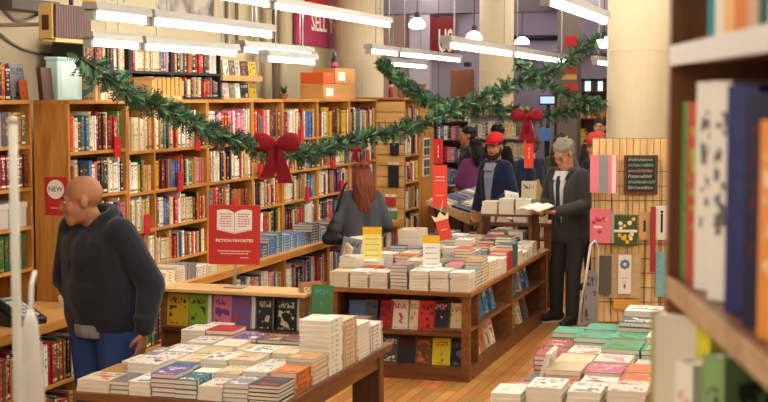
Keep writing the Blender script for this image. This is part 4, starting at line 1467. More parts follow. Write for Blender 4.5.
for i, (c, ac, y) in enumerate(side_bot):
    face_out('iu%d' % i, (IX1 - .07, y, .101), E_, .15, .22, .035, c, '%s book facing out on the lower island side shelf, %s from the near corner' % (c, nth(i + 1)), tilt=.22, acc=ac, group='books facing out on the island side')

# stacks on the island
NR, NC = 14, 7
for r in range(NR):
    for c in range(NC):
        if r >= 12 and c >= 5:
            continue
        if (r, c) in ((2, 2), (1, 5), (3, 0), (6, 5), (8, 0), (9, 0), (8, 1)):
            continue
        key = 'isl%d_%d' % (r, c)
        q = random.Random(key)
        x = IX0 + .075 + c * (1.1 - .15) / (NC - 1)
        y = IY0 + .1 + r * .222
        n = q.randint(5, 7) if r == 0 else q.randint(3, 8)
        T = q.uniform(.018, .026)
        col = pick({'white': 16, 'cream': 8, 'grey': 2} if r == 0 else P_STACK, q)
        side = 'left end' if c == 0 else ('right end' if c == NC - 1 else '%s stack' % nth(c + 1))
        stack(key, x, y, IZ, n, q.uniform(.135, .15), q.uniform(.195, .212), T, col, 'island row %d from front, %s' % (r + 1, side), rz=pi if q.random() < .5 else 0, rr=q, group='paperback stacks on the island')
# tall white pile and piles on a riser at the far right
zt = stack('isl_tall', IX0 + .16, IY0 + 1.75, IZ, 9, .2, .26, .032, 'cream', 'tall pale island pile behind orange tag', rz=0, group='paperback stacks on the island')
t = thing('riser_block', 'brown wooden riser at the far end of the island under books', 'riser', (IX1 - .28, IY0 + 2.8, IZ))
part('riser_top', MB().box(IX1 - .56, IX1 - .06, IY0 + 2.66, IY0 + 3.02, IZ + .34, IZ + .36), DKW, t)
for x in (IX1 - .56, IX1 - .09):
    part('riser_side', MB().box(x, x + .03, IY0 + 2.66, IY0 + 3.02, IZ, IZ + .34), DKW, t)
for j, (dx, n, c) in enumerate(((-.47, 4, 'cream'), (-.31, 5, 'white'), (-.15, 5, 'white'))):
    stack('riser%d' % j, IX1 + dx, IY0 + 2.8, IZ + .36, n, .145, .21, .028, c, 'the riser at the island far end, %s stack' % nth(j + 1), rz=pi, acc='teal', group='paperback stacks on the island')
for j, (dx, n, c) in enumerate(((-.42, 6, 'white'), (-.22, 7, 'cream'))):
    stack('underriser%d' % j, IX1 + dx, IY0 + 2.8, IZ, n, .14, .21, .028, c, 'the space under the riser, %s stack' % nth(j + 1), rz=0, group='paperback stacks on the island')

# face-outs and cards standing on the island
def card_stand(label, p, w, h, mm, head=None, group=None, n_ang=CAMDIR, name='card_sign', lines=3):
    t = thing(name, label, 'sign', p, 0, group)
    M = facing(n_ang, p) @ Matrix.Rotation(-.12, 4, 'X')
    part('card', MB().box(-w / 2, w / 2, .0, h, -.004, 0, Matrix.Translation(-Vector(p)) @ M), mm, t, local=True)
    if head is not None:
        part('header', MB().box(-w / 2 * 1.02, w / 2 * 1.02, h, h + .06, -.005, .001, Matrix.Translation(-Vector(p)) @ M), head, t, local=True)
    tl = MB()
    for i in range(lines):
        yy = h * (.8 - .22 * i)
        q = random.Random(label + str(i))
        x = -w * .36
        while x < w * .3:
            l = q.uniform(.008, .022)
            tl.box(x, min(x + l, w * .38), yy, yy + .006, .0003, .0009, Matrix.Translation(-Vector(p)) @ M)
            x += l + .006
    part('lettering', tl, mat('grey_ink', '#77777a', .6), t, local=True)
    part('foot', MB().box(-w / 4, w / 4, 0, .008, -.06, .02, Matrix.Translation(-Vector(p)) @ facing(n_ang, p)), mat('clear_acrylic', '#dfe3e2', .15), t, local=True)
    return t
ZB = IZ + .14
p = at_y(374, 266, 10.62)
def ontop(p, z):
    return Vector((p.x, p.y, z))
c1 = at_y(373, 268, 10.62)
card_stand('pale yellow card with deep yellow header standing on the island stacks', Vector((c1.x, 10.6, .835)), .15, .2, YEL, YEL2, lines=6)
stack('ycard', c1.x, 10.6, IZ, 6, .14, .2, .0252, 'white', 'the stack under the pale yellow card', group='paperback stacks on the island')
c2 = at_y(432, 270, 10.42)
card_stand('white framed picture card with yellow header on the front of the island', Vector((c2.x, 10.4, .81)), .13, .19, PAPER, YEL2, lines=4)
stack('wcard', c2.x, 10.4, IZ, 5, .15, .2, .0255, 'cream', 'the stack under the framed picture card', group='paperback stacks on the island')
face_out('il1', (at_y(348, 262, 10.9).x, 10.9, .74), S_ + .5, .16, .24, .02, 'grey', 'grey book leaning on the left of the island near the woman', tilt=.35, acc='black', roll=-.25, name='display_book')
face_out('il2', (at_y(361, 255, 11.0).x, 11.0, .74), S_ + .3, .14, .24, .02, 'white', 'white book standing upright beside the pale yellow card', tilt=.2, acc='grey', roll=.1)
face_out('il3', (at_y(340, 262, 10.75).x, 10.75, .72), S_ - .9, .15, .22, .02, 'cream', 'cream-edged book leaning at the island left front corner', tilt=.3, acc='tan', roll=-.2)
stack('ilbase', IX0 + .09, 10.8, IZ, 2, .14, .2, .02, 'white', 'the low stack under the leaning books', group='paperback stacks on the island')

# hanging red signs
def hang_sign(label, u, v0, v1, w, Y, mm, txts, group='red hanging signs', ztop=4.2, notch=True):
    p0, p1 = at_y(u, v0, Y), at_y(u, v1, Y)
    t = thing('hanging_sign', label, 'sign', (p0.x, Y, p1.z), 0, group)
    M = facing(CAMDIR, (p0.x, Y, (p0.z + p1.z) / 2))
    h = p0.z - p1.z
    inv = Matrix.Translation(-Vector((p0.x, Y, p1.z)))
    part('board', MB().box(-w / 2, w / 2, -h / 2, h / 2, -.006, 0, inv @ M), mm, t, local=True)
    for s, sz, x, y, rot in txts:
        part('lettering', text_mb(s, sz, inv @ M @ Matrix.Translation((x, y, .0006)) @ Matrix.Rotation(rot, 4, 'Z'), .0005, bold=True), LETTER, t, local=True)
    if ztop:
        part('wire', MB().tube([(p0.x, Y - .0, p0.z - .005), (p0.x, Y, ztop)], .003, 6), STEEL, t)
    return t
RO = mat('orange_red_card', '#d9442e', .5, (20, .05))
hang_sign('narrow red hanging sign over the island, the upper one with white marks', 438, 139, 164, .085, 11.6, REDC, [('\u2013 \u2013 \u2013', .05, 0, 0, pi / 2)])
hang_sign('orange-red hanging sign over the island, below the narrow red one', 440, 165, 207, .125, 11.55, RO, [('\u2013\u2013\u2013', .05, 0, .08, 0), ('\u2013\u2013\u2013', .05, 0, .05, 0), ('\u2013\u2013\u2013', .04, 0, -.08, 0)], ztop=1.76)
p0 = at_y(443, 226, 11.5)
t = thing('price_tag', 'orange-red tag with paper crown tilted above the island stacks', 'tag', (p0.x, 11.5, p0.z - .1))
M = Matrix.Translation((0, 0, .1)) @ facing(CAMDIR, (0, 0, 0)) @ Matrix.Rotation(.25, 4, 'Z')
part('tag_card', MB().box(-.055, .055, -.12, .06, -.003, 0, M), RO, t, local=True)
cr = MB()
pts = [(-.06, .05), (.06, .05), (.075, .11), (.035, .08), (.0, .125), (-.035, .08), (-.075, .11)]
cr.prism(pts, 0, .004, M)
part('paper_crown', cr, mat('cream_paper', '#e8d8b2', .7), t, local=True)
part('lettering', text_mb('\u2013\u2013', .05, M @ Matrix.Translation((0, -.03, .002)), .0005, bold=True), LETTER, t, local=True)
part('string', MB().tube([M @ Vector((0, .1, .0)), (0, .0, 1.25 - (p0.z - .1))], .002, 5), PAPER, t, local=True)
hang_sign('narrow red sign with white marks hanging below the far red bow', 529, 138, 168, .085, 12.75, RO, [('\u2013 \u2013 \u2013', .05, 0, .0, pi / 2)], ztop=None, group='red hanging signs')

# ------------------------------------------------------------------ FICTION FAVORITES sign on its stand
SY = 7.72
p0, p1 = at_y(211.5, 204.5, SY), at_y(257.5, 265.5, SY)
cx, cz, w, h = (p0.x + p1.x) / 2, (p0.z + p1.z) / 2, (p1.x - p0.x) * .99, p0.z - p1.z
RZ = .985
t = thing('sign_stand', 'red FICTION FAVORITES sign with white open book on a metal stand', 'sign', (cx, SY, RZ))
M = Matrix.Translation((0, 0, cz - RZ)) @ facing(CAMDIR, (0, 0, 0)) @ Matrix.Rotation(-.015, 4, 'Z')
w = w * 1.05
board = MB()
rr_ = .012
pts = []
for qx, qy, a0 in ((1, 1, 0), (-1, 1, 90), (-1, -1, 180), (1, -1, 270)):
    for k in range(5):
        a = radians(a0 + k * 22.5)
        pts.append((qx * (w / 2 - rr_) + rr_ * cos(a), qy * (h / 2 - rr_) + rr_ * sin(a)))
board.prism(pts, -.008, 0, M)
bo = part('board', board, mat('sign_red', '#c3291f', .45, (20, .04)), t, local=True)
bk = MB()
def page(sx):
    P = []
    n = 8
    for i in range(n + 1):
        f = i / n
        P.append((sx * f * .105, .03 - .012 * sin(pi * (1 - f) * .6) - .012 * (1 - f) ** 3))
    top_ = [(sx * i / n * .105, .147 - .014 * (1 - i / n) ** 3 + .008 * sin(pi * i / n)) for i in range(n + 1)]
    return P, top_
for sx in (-1, 1):
    lo_, hi_ = page(sx)
    n = len(lo_)
    vs = [M @ Vector((x, y, .001)) for x, y in lo_ + hi_]
    bk.add(vs, [((i, i + 1, n + i + 1, n + i) if sx > 0 else (i + 1, i, n + i, n + i + 1)) for i in range(n - 1)])
part('open_book_emblem', bk, LETTER, bo, local=True)
ln = MB()
q = random.Random(4)
for sx in (-1, 1):
    for i in range(6):
        x = .02
        while x < .08:
            l = q.uniform(.01, .02)
            xa, xb = sx * x, sx * min(x + l, .09)
            ln.box(min(xa, xb), max(xa, xb), .05 + i * .0145, .055 + i * .0145, .0012, .0022, M)
            x += l + .004
ln.box(-.0015, .0015, .02, .135, .0012, .002, M)
for sx in (-1, 1):
    lo_, hi_ = page(sx)
    for i in range(len(lo_) - 1):
        a, b = lo_[i], lo_[i + 1]
        ln.tube([M @ Vector((a[0], a[1] + .006, .0015)), M @ Vector((b[0], b[1] + .006, .0015))], .001, 4)
part('emblem_lines', ln, mat('sign_red', '#c3291f'), bo, local=True)
part('lettering', text_mb('FICTION FAVORITES', .0245, M @ Matrix.Translation((0, -.035, .001)), .0006, bold=True), LETTER, bo, local=True)
q = random.Random(8)
sm = MB()
for i, (xw, y) in enumerate(((.2, -.1), (.17, -.115), (.05, -.14))):
    x = -xw / 2 + (.06 if i == 2 else 0)
    xe = xw / 2 + (.06 if i == 2 else 0)
    while x < xe:
        l = q.uniform(.006, .018)
        sm.box(x, min(x + l, xe), y, y + .0045, .0004, .0012, M)
        x += l + .004
part('small_print', sm, LETTER, bo, local=True)
part('sign_post', MB().tube([(0, .012, 0), (0, .012, cz - RZ + .1)], .007, 8), CHROME, t, local=True)
part('sign_foot', MB().cbox((0, .01, .004), (.12, .09, .008)), CHROME, t, local=True, bevel=.002)

# ------------------------------------------------------------------ low display case behind the front table
DX0, DX1, DY0, DY1 = -3.76, -2.84, 7.58, 7.84
t = thing('low_display_case', 'brown oak display case holding face-out books behind the near table', 'bookcase', (-3.3, 7.7, 0))
part('top', MB().box(DX0 - .01, DX1 + .01, DY0 - .015, DY1, .965, .985), OAKX, t, bevel=.003)
for x in (DX0, DX1 - .022):
    part('side_panel', MB().box(x, x + .022, DY0, DY1, 0, .965), DKWY, t)
part('shelf', MB().box(DX0 + .022, DX1 - .022, DY0 - .03, DY1 - .012, .735, .758), DKW, t)
part('front_panel', MB().box(DX0 + .022, DX1 - .022, DY0 + .005, DY0 + .025, 0.08, .735), DKW, t)
part('back_panel', MB().box(DX0 + .022, DX1 - .022, DY1 - .012, DY1 - .002, .0, .965), DKW, t)
ro = [(167, 189, 'yellow', 'black', 'deep yellow book with dark drawing, leftmost', .17), (189, 208, 'lime', 'brown', 'lime and white book with dark picture, second', .17), (213, 232, 'pink', 'purple', 'mauve pink book, left of the purple one', .185), (231, 251, 'purple', 'orange', 'purple book with small gold emblem', .185), (257, 273, 'black', 'cream', 'black book with pale figure, third from right', .2), (276, 297, 'black', 'cream', 'black book with a pale window picture', .2)]
for i, (u0, u1, c, ac, lab, h) in enumerate(ro):
    a, b = at_y(u0, 325, 7.62), at_y(u1, 325, 7.62)
    face_out('dc%d' % i, ((a.x + b.x) / 2, 7.61, .759), S_, b.x - a.x - .004, .192, .03, c, lab + ' in the low display case', tilt=.1, acc=ac, group='books facing out in the low display case')
for i, (u0, u1) in enumerate(((208.5, 212.5), (252, 256), (297.5, 301))):
    a, b = at_y(u0, 325, 7.64), at_y(u1, 325, 7.64)
    face_out('dw%d' % i, ((a.x + b.x) / 2, 7.63, .759), S_, b.x - a.x - .002, .19, .12, 'white', 'white book edge between the display case covers, %s from left' % nth(i + 1), tilt=.05, acc='white', group='white books in the low display case')

# ------------------------------------------------------------------ front table
TX0, TX1, TY0, TY1, TZ = -3.32, -2.27, 5.76, 7.48, .75
t = thing('display_table', 'long brown wooden table nearest the camera covered with paperback stacks', 'table', ((TX0 + TX1) / 2, 6.6, 0))
part('tabletop', MB().box(TX0, TX1, TY0, TY1, TZ - .04, TZ), DKW, t, bevel=.006)
part('apron', MB().box(TX0 + .05, TX1 - .05, TY0 + .05, TY0 + .08, TZ - .13, TZ - .04).box(TX0 + .05, TX1 - .05, TY1 - .08, TY1 - .05, TZ - .13, TZ - .04).box(TX0 + .05, TX0 + .08, TY0 + .08, TY1 - .08, TZ - .13, TZ - .04).box(TX1 - .08, TX1 - .05, TY0 + .08, TY1 - .08, TZ - .13, TZ - .04), DKWY, t)
for x in (TX0 + .04, TX1 - .2):
    for y in (TY0 + .04, TY1 - .13):
        part('leg', MB().box(x, x + .16, y, y + .09, 0, TZ - .04), wood('brown_oak_upright', '#4e2d12', '#6b411c', (1, 1, 9)), t, bevel=.005)
part('lower_shelf', MB().box(TX0 + .2, TX1 - .2, TY0 + .1, TY1 - .1, .12, .15), DKW, t)
for j in range(4):
    stack('under%d' % j, TX1 - .34, TY0 + .55 + j * .26, .15, 12, .15, .22, .024, ('black', 'white', 'navy', 'grey')[j], 'the shelf under the near table, %s from the front' % nth(j + 1), rz=pi, group='stacks under the near table')

rows = [
    [(.17, 'cream', 'red', 3, .019), (.1, 'grey', 'grey', 3, .02), (.11, 'white', 'teal', 3, .021), (.125, 'purple', 'white', 5, .021), (.11, 'teal', 'white', 4, .021), (.125, 'white', 'red', 3, .021), (.125, 'grey', 'white', 4, .02), (.15, 'black', 'red', 5, .0165)],
    [(.13, 'tan', 'grey', 3, .018), (.16, 'white', 'maroon', 5, .02), (.12, 'blue', 'teal', 4, .02), (.13, 'white', 'cream', 3, .02), (.13, 'cream', 'tan', 4, .02), (.13, 'white', 'purple', 5, .019), (.13, 'orange', 'black', 4, .025)],
    [(.13, 'white', 'grey', 3, .02), (.14, 'white', 'navy', 4, .02), (.13, 'cream', 'tan', 4, .02), (.14, 'white', 'green', 5, .019), (.14, 'cream', 'red', 5, .02), (.14, 'white', 'black', 4, .02), (.14, 'tan', 'white', 6, .021)],
    [(.13, 'grey', 'white', 3, .02), (.14, 'white', 'red', 4, .02), (.14, 'cream', 'orange', 4, .02), (.14, 'white', 'teal', 3, .02), (.14, 'white', 'navy', 5, .02), (.14, 'cream', 'brown', 5, .02), (.16, 'white', 'lime', 11, .0245)],
    [(.13, 'white', 'tan', 2, .02), (.14, 'white', 'grey', 4, .022), (.14, 'white', 'cream', 4, .02), (.14, 'cream', 'red', 3, .02), (.14, 'white', 'grey', 3, .02), (.14, 'tan', 'yellow', 3, .02), (.15, 'cream', 'red', 10, .0235)],
    [(.14, 'white', 'grey', 5, .022), (.16, 'red', 'red', 5, .023), (.14, 'purple', 'white', 4, .02), (.14, 'brown', 'tan', 4, .02), (.14, 'maroon', 'orange', 4, .02), (.14, 'white', 'blue', 3, .02), (.15, 'white', 'teal', 9, .02)],
    [(.14, 'white', 'tan', 4, .022), (.14, 'white', 'grey', 2, .022), (.14, 'tan', 'cream', 2, .02), (.14, 'cream', 'grey', 2, .02), (.14, 'white', 'teal', 2, .02), (.14, 'white', 'black', 2, .02), (.15, 'white', 'black', 7, .02)],
]
for r, row in enumerate(rows):
    tot = sum(a[0] for a in row)
    gap = (TX1 - TX0 - .03 - tot) / (len(row) - 1)
    x = TX0 + .012
    for c, (w, col, ac, n, T) in enumerate(row):
        q = random.Random('ft%d_%d' % (r, c))
        y = TY0 + .118 + r * .226
        pos = 'leftmost' if c == 0 else ('rightmost' if c == len(row) - 1 else nth(c + 1))
        rz = pi if (r, c) in ((3, 6), (4, 6), (6, 6), (1, 6)) or (c < len(row) - 1 and q.random() < .15) else 0.0
        stack('ft%d_%d' % (r, c), x + w / 2, y, TZ, n, w, q.uniform(.19, .205), T, col, '%s stack of near table row %d' % (pos, r + 1), rz=rz, rr=q, acc=ac, group='paperback stacks on the near table')
        x += w + gap
# green-spined pair and leaning books at the far right end of the near table
face_out('fl1', (-2.75, 7.62, .84), S_ + .55, .13, .2, .02, 'green', 'dark green cover leaning at the far end of the near table', tilt=.25, acc='teal', roll=-.12)
face_out('fl2', (-2.82, 7.67, .84), S_ + .9, .15, .2, .03, 'tan', 'tan book leaning behind the dark green cover', tilt=.15, acc='cream', roll=-.05)
face_out('fl3', (-2.84, 7.73, .84), S_ + 1.1, .15, .2, .02, 'pink', 'pinkish book behind the tan leaning one', tilt=.12, acc='red')
t = thing('display_ledge', 'small brown bracket shelf at the end of the display case', 'shelf', (-2.68, 7.66, .815))
part('ledge_board', MB().box(-2.84, -2.5, 7.5, 7.82, .815, .838), DKW, t)
part('bracket', MB().box(-2.84, -2.8, 7.6, 7.7, .5, .815).box(-2.84, -2.56, 7.63, 7.67, .775, .815), DKW, t)

# ------------------------------------------------------------------ right table
QX0, QX1, QY0, QY1, QZ = -1.28, -.28, 5.55, 7.45, .72
t = thing('display_table', 'low wooden table of book stacks at the lower right, before the pillar', 'table', ((QX0 + QX1) / 2, 6.5, 0))
part('tabletop', MB().box(QX0, QX1, QY0, QY1, QZ - .04, QZ), DKW, t, bevel=.006)
for x in (QX0 + .03, QX1 - .12):
    for y in (QY0 + .03, QY1 - .12):
        part('leg', MB().box(x, x + .09, y, y + .09, 0, QZ - .04), DKWY, t, bevel=.004)
part('apron', MB().box(QX0 + .05, QX1 - .05, QY0 + .05, QY0 + .08, QZ - .13, QZ - .04).box(QX0 + .05, QX0 + .08, QY0 + .08, QY1 - .05, QZ - .13, QZ - .04), DKWY, t)
rowsR = [
    [(.125, 'white', 'cream', 8, .024), (.145, 'white', 'grey', 10, .0225), (.135, 'white', 'grey', 9, .024), (.155, 'white', 'brown', 10, .023), (.15, 'orange', 'cream', 5, .048), (.14, 'white', 'red', 9, .022)],
    [(.13, 'pink', 'white', 7, .022), (.16, '#c4402f', 'orange', 8, .0225), (.15, 'white', 'red', 9, .022), (.16, 'orange', 'cream', 10, .022), (.15, 'white', 'tan', 9, .023), (.14, 'white', 'tan', 9, .022)],
    [(.12, 'grey', 'white', 4, .022), (.16, 'cream', 'yellow', 9, .0235), (.16, 'pink', 'white', 9, .0235), (.16, '#e0793a', 'pink', 10, .022), (.15, 'cream', 'red', 9, .022), (.14, 'cream', 'red', 9, .022)],
    [(.13, 'grey', 'purple', 5, .022), (.16, 'cream', 'yellow', 9, .023), (.16, 'white', 'pink', 9, .024), (.16, 'white', 'red', 9, .022), (.15, 'green', 'white', 8, .022), (.14, 'white', 'teal', 9, .022)],
    [(.15, 'red', 'purple', 8, .023), (.16, 'white', 'red', 9, .023), (.18, '#4f9a6a', 'green', 10, .0235), (.17, '#4f9a6a', 'white', 10, .0235), (.15, 'green', 'white', 10, .022), (.14, 'white', 'grey', 9, .022)],
    [(.15, 'red', 'cream', 8, .024), (.18, 'teal', 'green', 10, .024), (.17, '#58a878', 'green', 10, .0245), (.18, 'white', 'white', 11, .0235), (.15, 'white', 'grey', 11, .022), (.14, 'cream', 'red', 9, .022)],
    [(.17, 'teal', 'green', 9, .0245), (.17, 'teal', 'green', 10, .0245), (.18, 'grey', 'white', 12, .024), (.17, 'white', 'grey', 12, .024), (.15, 'white', 'grey', 11, .022), (.14, 'cream', 'red', 9, .022)],
    [(.17, 'white', 'cream', 7, .022), (.17, 'teal', 'white', 9, .022), (.18, 'white', 'grey', 12, .026), (.17, 'white', 'white', 12, .025), (.15, 'grey', 'grey', 10, .022), (.14, 'cream', 'red', 8, .022)],
]
for r, row in enumerate(rowsR):
    tot = sum(a[0] for a in row)
    gap = (QX1 - QX0 - .03 - tot) / (len(row) - 1)
    x = QX0 + .012
    for c, (w, col, ac, n, T) in enumerate(row):
        q = random.Random('rt%d_%d' % (r, c))
        pos = 'leftmost' if c == 0 else ('rightmost' if c == len(row) - 1 else nth(c + 1))
        if (r, c) in ((2, 0), (3, 0)) and False or (r, c) == (2, 0):
            x += w + gap
            continue
        stack('rt%d_%d' % (r, c), x + w / 2, QY0 + .12 + r * .228, QZ, n, w, q.uniform(.195, .21), T, '#2f9c7d' if col == 'teal' else col, '%s stack of right table row %d' % (pos, r + 1), rz=pi if q.random() < .3 else 0, rr=q, acc=ac, group='paperback stacks on the right table')
        x += w + gap
# tilted display book in a wire easel
pb = Vector((QX0 + .07, QY0 + .58, QZ))
t = thing('book_easel', 'black wire easel at the left edge of the lower right table', 'easel', pb)
part('wire_frame', MB().tube([(-.05, -.06, 0), (.06, -.06, 0), (.06, .06, .0), (-.05, .06, 0), (-.05, -.06, 0)], .004, 6).tube([(.06, -.04, 0), (.07, -.04, .26)], .004, 6).tube([(.06, .04, 0), (.07, .04, .26)], .004, 6).tube([(.0, -.04, 0), (.07, -.04, .2)], .004, 6).tube([(.0, .04, 0), (.07, .04, .2)], .004, 6), BLK, t, local=True, smooth=True)
face_out('easel_book', (pb.x + .0, pb.y, QZ + .01), pi, .2, .29, .018, 'white', 'white book tilted back on a wire easel, seen edge on', tilt=.3, acc='grey')
#face_out('leanR', (-1.0, 7.55, QZ + .19), S_ - .6, .2, .32, .02, 'grey', 'grey book leaning behind the teal stacks, pale edge forward', tilt=.2, acc='white', roll=-.2)
# ------------------------------------------------------------------ slat panel with cards before the right pillar
PY = 12.55
a, b = at_y(596, 140, PY), at_y(672, 300, PY)
PC = Vector(((a.x + b.x) / 2 + .02, PY, 0))
PN = CAMDIR - .05
PWID = .78
t = thing('slat_display', 'tall pale wooden slat display before the right pillar, hung with cards', 'display', PC)
M0 = facing(PN, (0, 0, 0))
sl = MB()
n = 13
for i in range(n):
    x = -PWID / 2 + i * PWID / n
    sl.box(x, x + PWID / n - .006, .12, 1.56, -.02, 0, M0)
part('board_panel', sl, wood('pale_slats', '#d2a765', '#ecd09a', (1, 1, 9)), t, local=True)
sl = MB()
for i in range(n):
    x = -PWID / 2 + i * PWID / n
    sl.box(x, x + PWID / n - .006, 1.585, 1.76, -.02, 0, M0)
part('top_boards', sl, wood('pale_slats', '#d2a765', '#ecd09a'), t, local=True)
part('backing', MB().box(-PWID / 2 - .005, PWID / 2 + .005, .0, 1.765, -.05, -.021, M0), mat('backing_tan', '#9a7440', .7), t, local=True)
part('cap_rail', MB().box(-PWID / 2 - .01, PWID / 2 + .01, 1.56, 1.585, -.02, .012, M0), OAKX, t, local=True)
wg = MB()
for z in [.3 + i * .13 for i in range(10)]:
    wg.tube([M0 @ Vector((-PWID / 2, z, .012)), M0 @ Vector((PWID / 2, z, .012))], .003, 5)
for x in [-PWID / 2 + .02 + i * .148 for i in range(6)]:
    wg.tube([M0 @ Vector((x, .2, .016)), M0 @ Vector((x, 1.52, .016))], .003, 5)
part('wire_grid', wg, STEEL, t, local=True)

def on_panel(u, v, out=.03):
    """point on the slat panel seen at that pixel"""
    r = _ray(u, v)
    nn = Vector((cos(PN), sin(PN), 0))
    c = PC + nn * out
    C0 = Vector((0, 0, CAM_H))
    tt = (c - C0).dot(nn) / Vector(r).dot(nn)
    return C0 + Vector(r) * tt

def pcard(label, u0, u1, v0, v1, mm, cat='card', name='hanging_card', out=.035, th=.01, extra=None, copies=1, yaw=0.0):
    p = on_panel((u0 + u1) / 2, (v0 + v1) / 2, out)
    e0, e1 = on_panel(u0, v0, out), on_panel(u1, v1, out)
    w, h = hypot(e1.x - e0.x, e1.y - e0.y), abs(e0.z - e1.z)
    t = thing(name, label, cat, (p.x, p.y, p.z - h / 2), 0, 'cards and pads hung on the pillar display')
    M = Matrix.Translation((0, 0, h / 2)) @ facing(PN + yaw, (0, 0, 0))
    part('card_face', MB().box(-w / 2, w / 2, -h / 2, h / 2, -th, 0, M), mm, t, local=True, bevel=.001)
    part('hook', MB().tube([M @ Vector((0, h / 2 - .015, .004)), M @ Vector((0, h / 2 - .01, -out - .0))], .003, 6), STEEL, t, local=True)
    if extra:
        extra(t, M, w, h)
    return t

def stripes(t, M, w, h):
    m_ = MB()
    m_.box(-w * .16, w * .2, -h / 2, h / 2, .0005, .0015, M)
    part('grey_band', m_, mat('heather_grey', '#8d8c8c', .8, (60, .2)), t, local=True)
    m2 = MB()
    for k in range(4):
        m2.box(-w * .5 + w * .5 * 0 + .004 * k - w * .0, -w / 2 + .004 * k + .002, -h / 2, h / 2, -.012 - .006 * k, -.011 - .006 * k, M)
    m2.box(w * .34, w * .5, -h / 2, h / 2, .0005, .0012, M)
    part('pale_edge', m2, mat('pale_pink', '#e8c9c6', .7), t, local=True)

pcard('pink and grey striped pads hung on the pillar display top left', 590, 616, 155, 193, mat('salmon_pink', '#dd7f8c', .7, (40, .06)), 'notepad', 'striped_pad', .16, .05, stripes, yaw=-.3)
def chalk(t, M, w, h):
    f = MB()
    for q in ((-w / 2 - .012, -w / 2 + .01, -h / 2 - .012, h / 2 + .012), (w / 2 - .01, w / 2 + .012, -h / 2 - .012, h / 2 + .012), (-w / 2, w / 2, -h / 2 - .012, -h / 2 + .01), (-w / 2, w / 2, h / 2 - .01, h / 2 + .012)):
        f.box(q[0], q[1], q[2], q[3], -.012, .008, M)
    part('frame', f, wood('dark_frame_wood', '#4a2e1a', '#5e3b22'), t, local=True)
    cols_ = ('#cfd6cf', '#8fc29a', '#d8a0a8', '#cfd6cf', '#9cc7a0', '#d9d7c8')
    q = random.Random(21)
    for i in range(6):
        m_ = MB()
        y = h * (.38 - i * .155)
        x = -w * .4
        while x < w * .36:
            l = q.uniform(.016, .034)
            hh = q.uniform(.02, .034)
            # chalk strokes
            m_.tube([M @ Vector((x, y, .001)), M @ Vector((x + l * .3, y + hh, .001)), M @ Vector((x + l * .6, y, .001)), M @ Vector((x + l * .8, y + hh * .8, .001))], .003, 4)
            x += l
        part('chalk_writing', m_, mat('chalk_' + cols_[i][1:], cols_[i], .9), t, local=True)
pcard('framed chalkboard with rows of coloured chalk writing on the pillar display', 625.5, 656, 156.5, 193, mat('slate', '#2e2f2c', .8, (12, .15)), 'chalkboard', 'chalkboard', .03, .012, chalk)
def flowers(t, M, w, h):
    q = random.Random(2)
    a_, b_ = MB(), MB()
    for i in range(16):
        x, y = q.uniform(-w * .38, w * .38), q.choice((q.uniform(.08, .42), q.uniform(-.42, -.1))) * h
        (a_ if i % 3 else b_).lathe([(.02 * q.uniform(.6, 1.1), .0), (.012, .004), (.0, .005)], (0, 0, 0), 9, M @ Matrix.Translation((x, y, .0005)))
    part('yellow_blossoms', a_, mat('blossom_yellow', '#e3b62c', .6), t, local=True)
    part('white_blossoms', b_, mat('blossom_white', '#e9e2cf', .6), t, local=True)
    part('white_band', MB().box(-w / 2, w / 2, -.012, .012, .0004, .0012, M), PAPER, t, local=True)
pcard('two dark green cards of yellow flowers on the pillar display', 614, 637, 216, 246, mat('flower_green', '#46542c', .7, (30, .4)), 'card', 'flower_card', .05, .01, flowers)
def pads(t, M, w, h):
    m_ = MB()
    q = random.Random(6)
    for i in range(6):
        m_.ell((q.uniform(-w * .3, w * .3), q.uniform(-h * .35, h * .35), .003), (.02, .018, .006), M, 10)
    part('pattern', m_, mat('motif_red', '#c23f4c', .6), t, local=True)
    part('white_marks', MB().box(-w * .3, w * .1, -.02, .0, .0006, .0014, M).box(-w * .1, w * .35, .05, .07, .0006, .0014, M), PAPER, t, local=True)
pcard('pink motif cards hung on the pillar display at left, below the striped pads', 590, 610, 209, 243, mat('coral_pink', '#e27684', .7, (30, .1)), 'card', 'pink_card', .12, .03, pads, yaw=-.25)
pcard('pale grey card pack sticking out behind the pink motif cards', 609, 614, 211, 243, mat('grey_card', '#b9b2a8', .7), 'card', 'hanging_card', .06, .05)
pcard('tan card with dark mark on the pillar display right of the flowers', 639, 650, 212, 240, mat('tan_card', '#c9a063', .7, (20, .1)), 'card', 'hanging_card', .03, .01, lambda t, M, w, h: part('dark_mark', MB().box(-.01, .01, -h * .2, h * .2, .0005, .0012, M), DKP, t, local=True))
pcard('tall narrow red strip hung at the right of the pillar display', 651, 655, 207, 272, mat('deep_red_strip', '#9c2c35', .6), 'strip', 'hanging_strip', .08, .02)
pcard('white card with black figure at the right edge of the pillar display', 656, 668, 206, 240, PAPER, 'card', 'hanging_card', .05, .03, lambda t, M, w, h: part('black_figure', MB().box(-.012, .008, -h * .28, h * .28, .0005, .0012, M).ell((-.002, h * .33, .001), (.014, .014, .001), M, 10), DKP, t, local=True))
def emblem(t, M, w, h):
    m_ = MB()
    for k in range(8):
        a_ = k * pi / 4
        m_.ell((.03 * cos(a_), h * .26 + .03 * sin(a_), .001), (.016, .016, .001), M, 8)
    part('blue_emblem', m_, mat('ink_blue', '#66799a', .6), t, local=True)
    part('small_print', MB().box(-w * .25, w * .25, -h * .1, -h * .09, .0005, .0012, M).box(-w * .2, w * .2, -h * .2, -h * .19, .0005, .0012, M).box(-w * .08, w * .08, -h * .36, -h * .24, .0005, .0012, M), mat('grey_ink', '#77777a'), t, local=True)
pcard('white card with grey-blue wreath emblem low on the pillar display', 618.5, 631, 255, 294, PAPER, 'card', 'hanging_card', .07, .01, emblem)
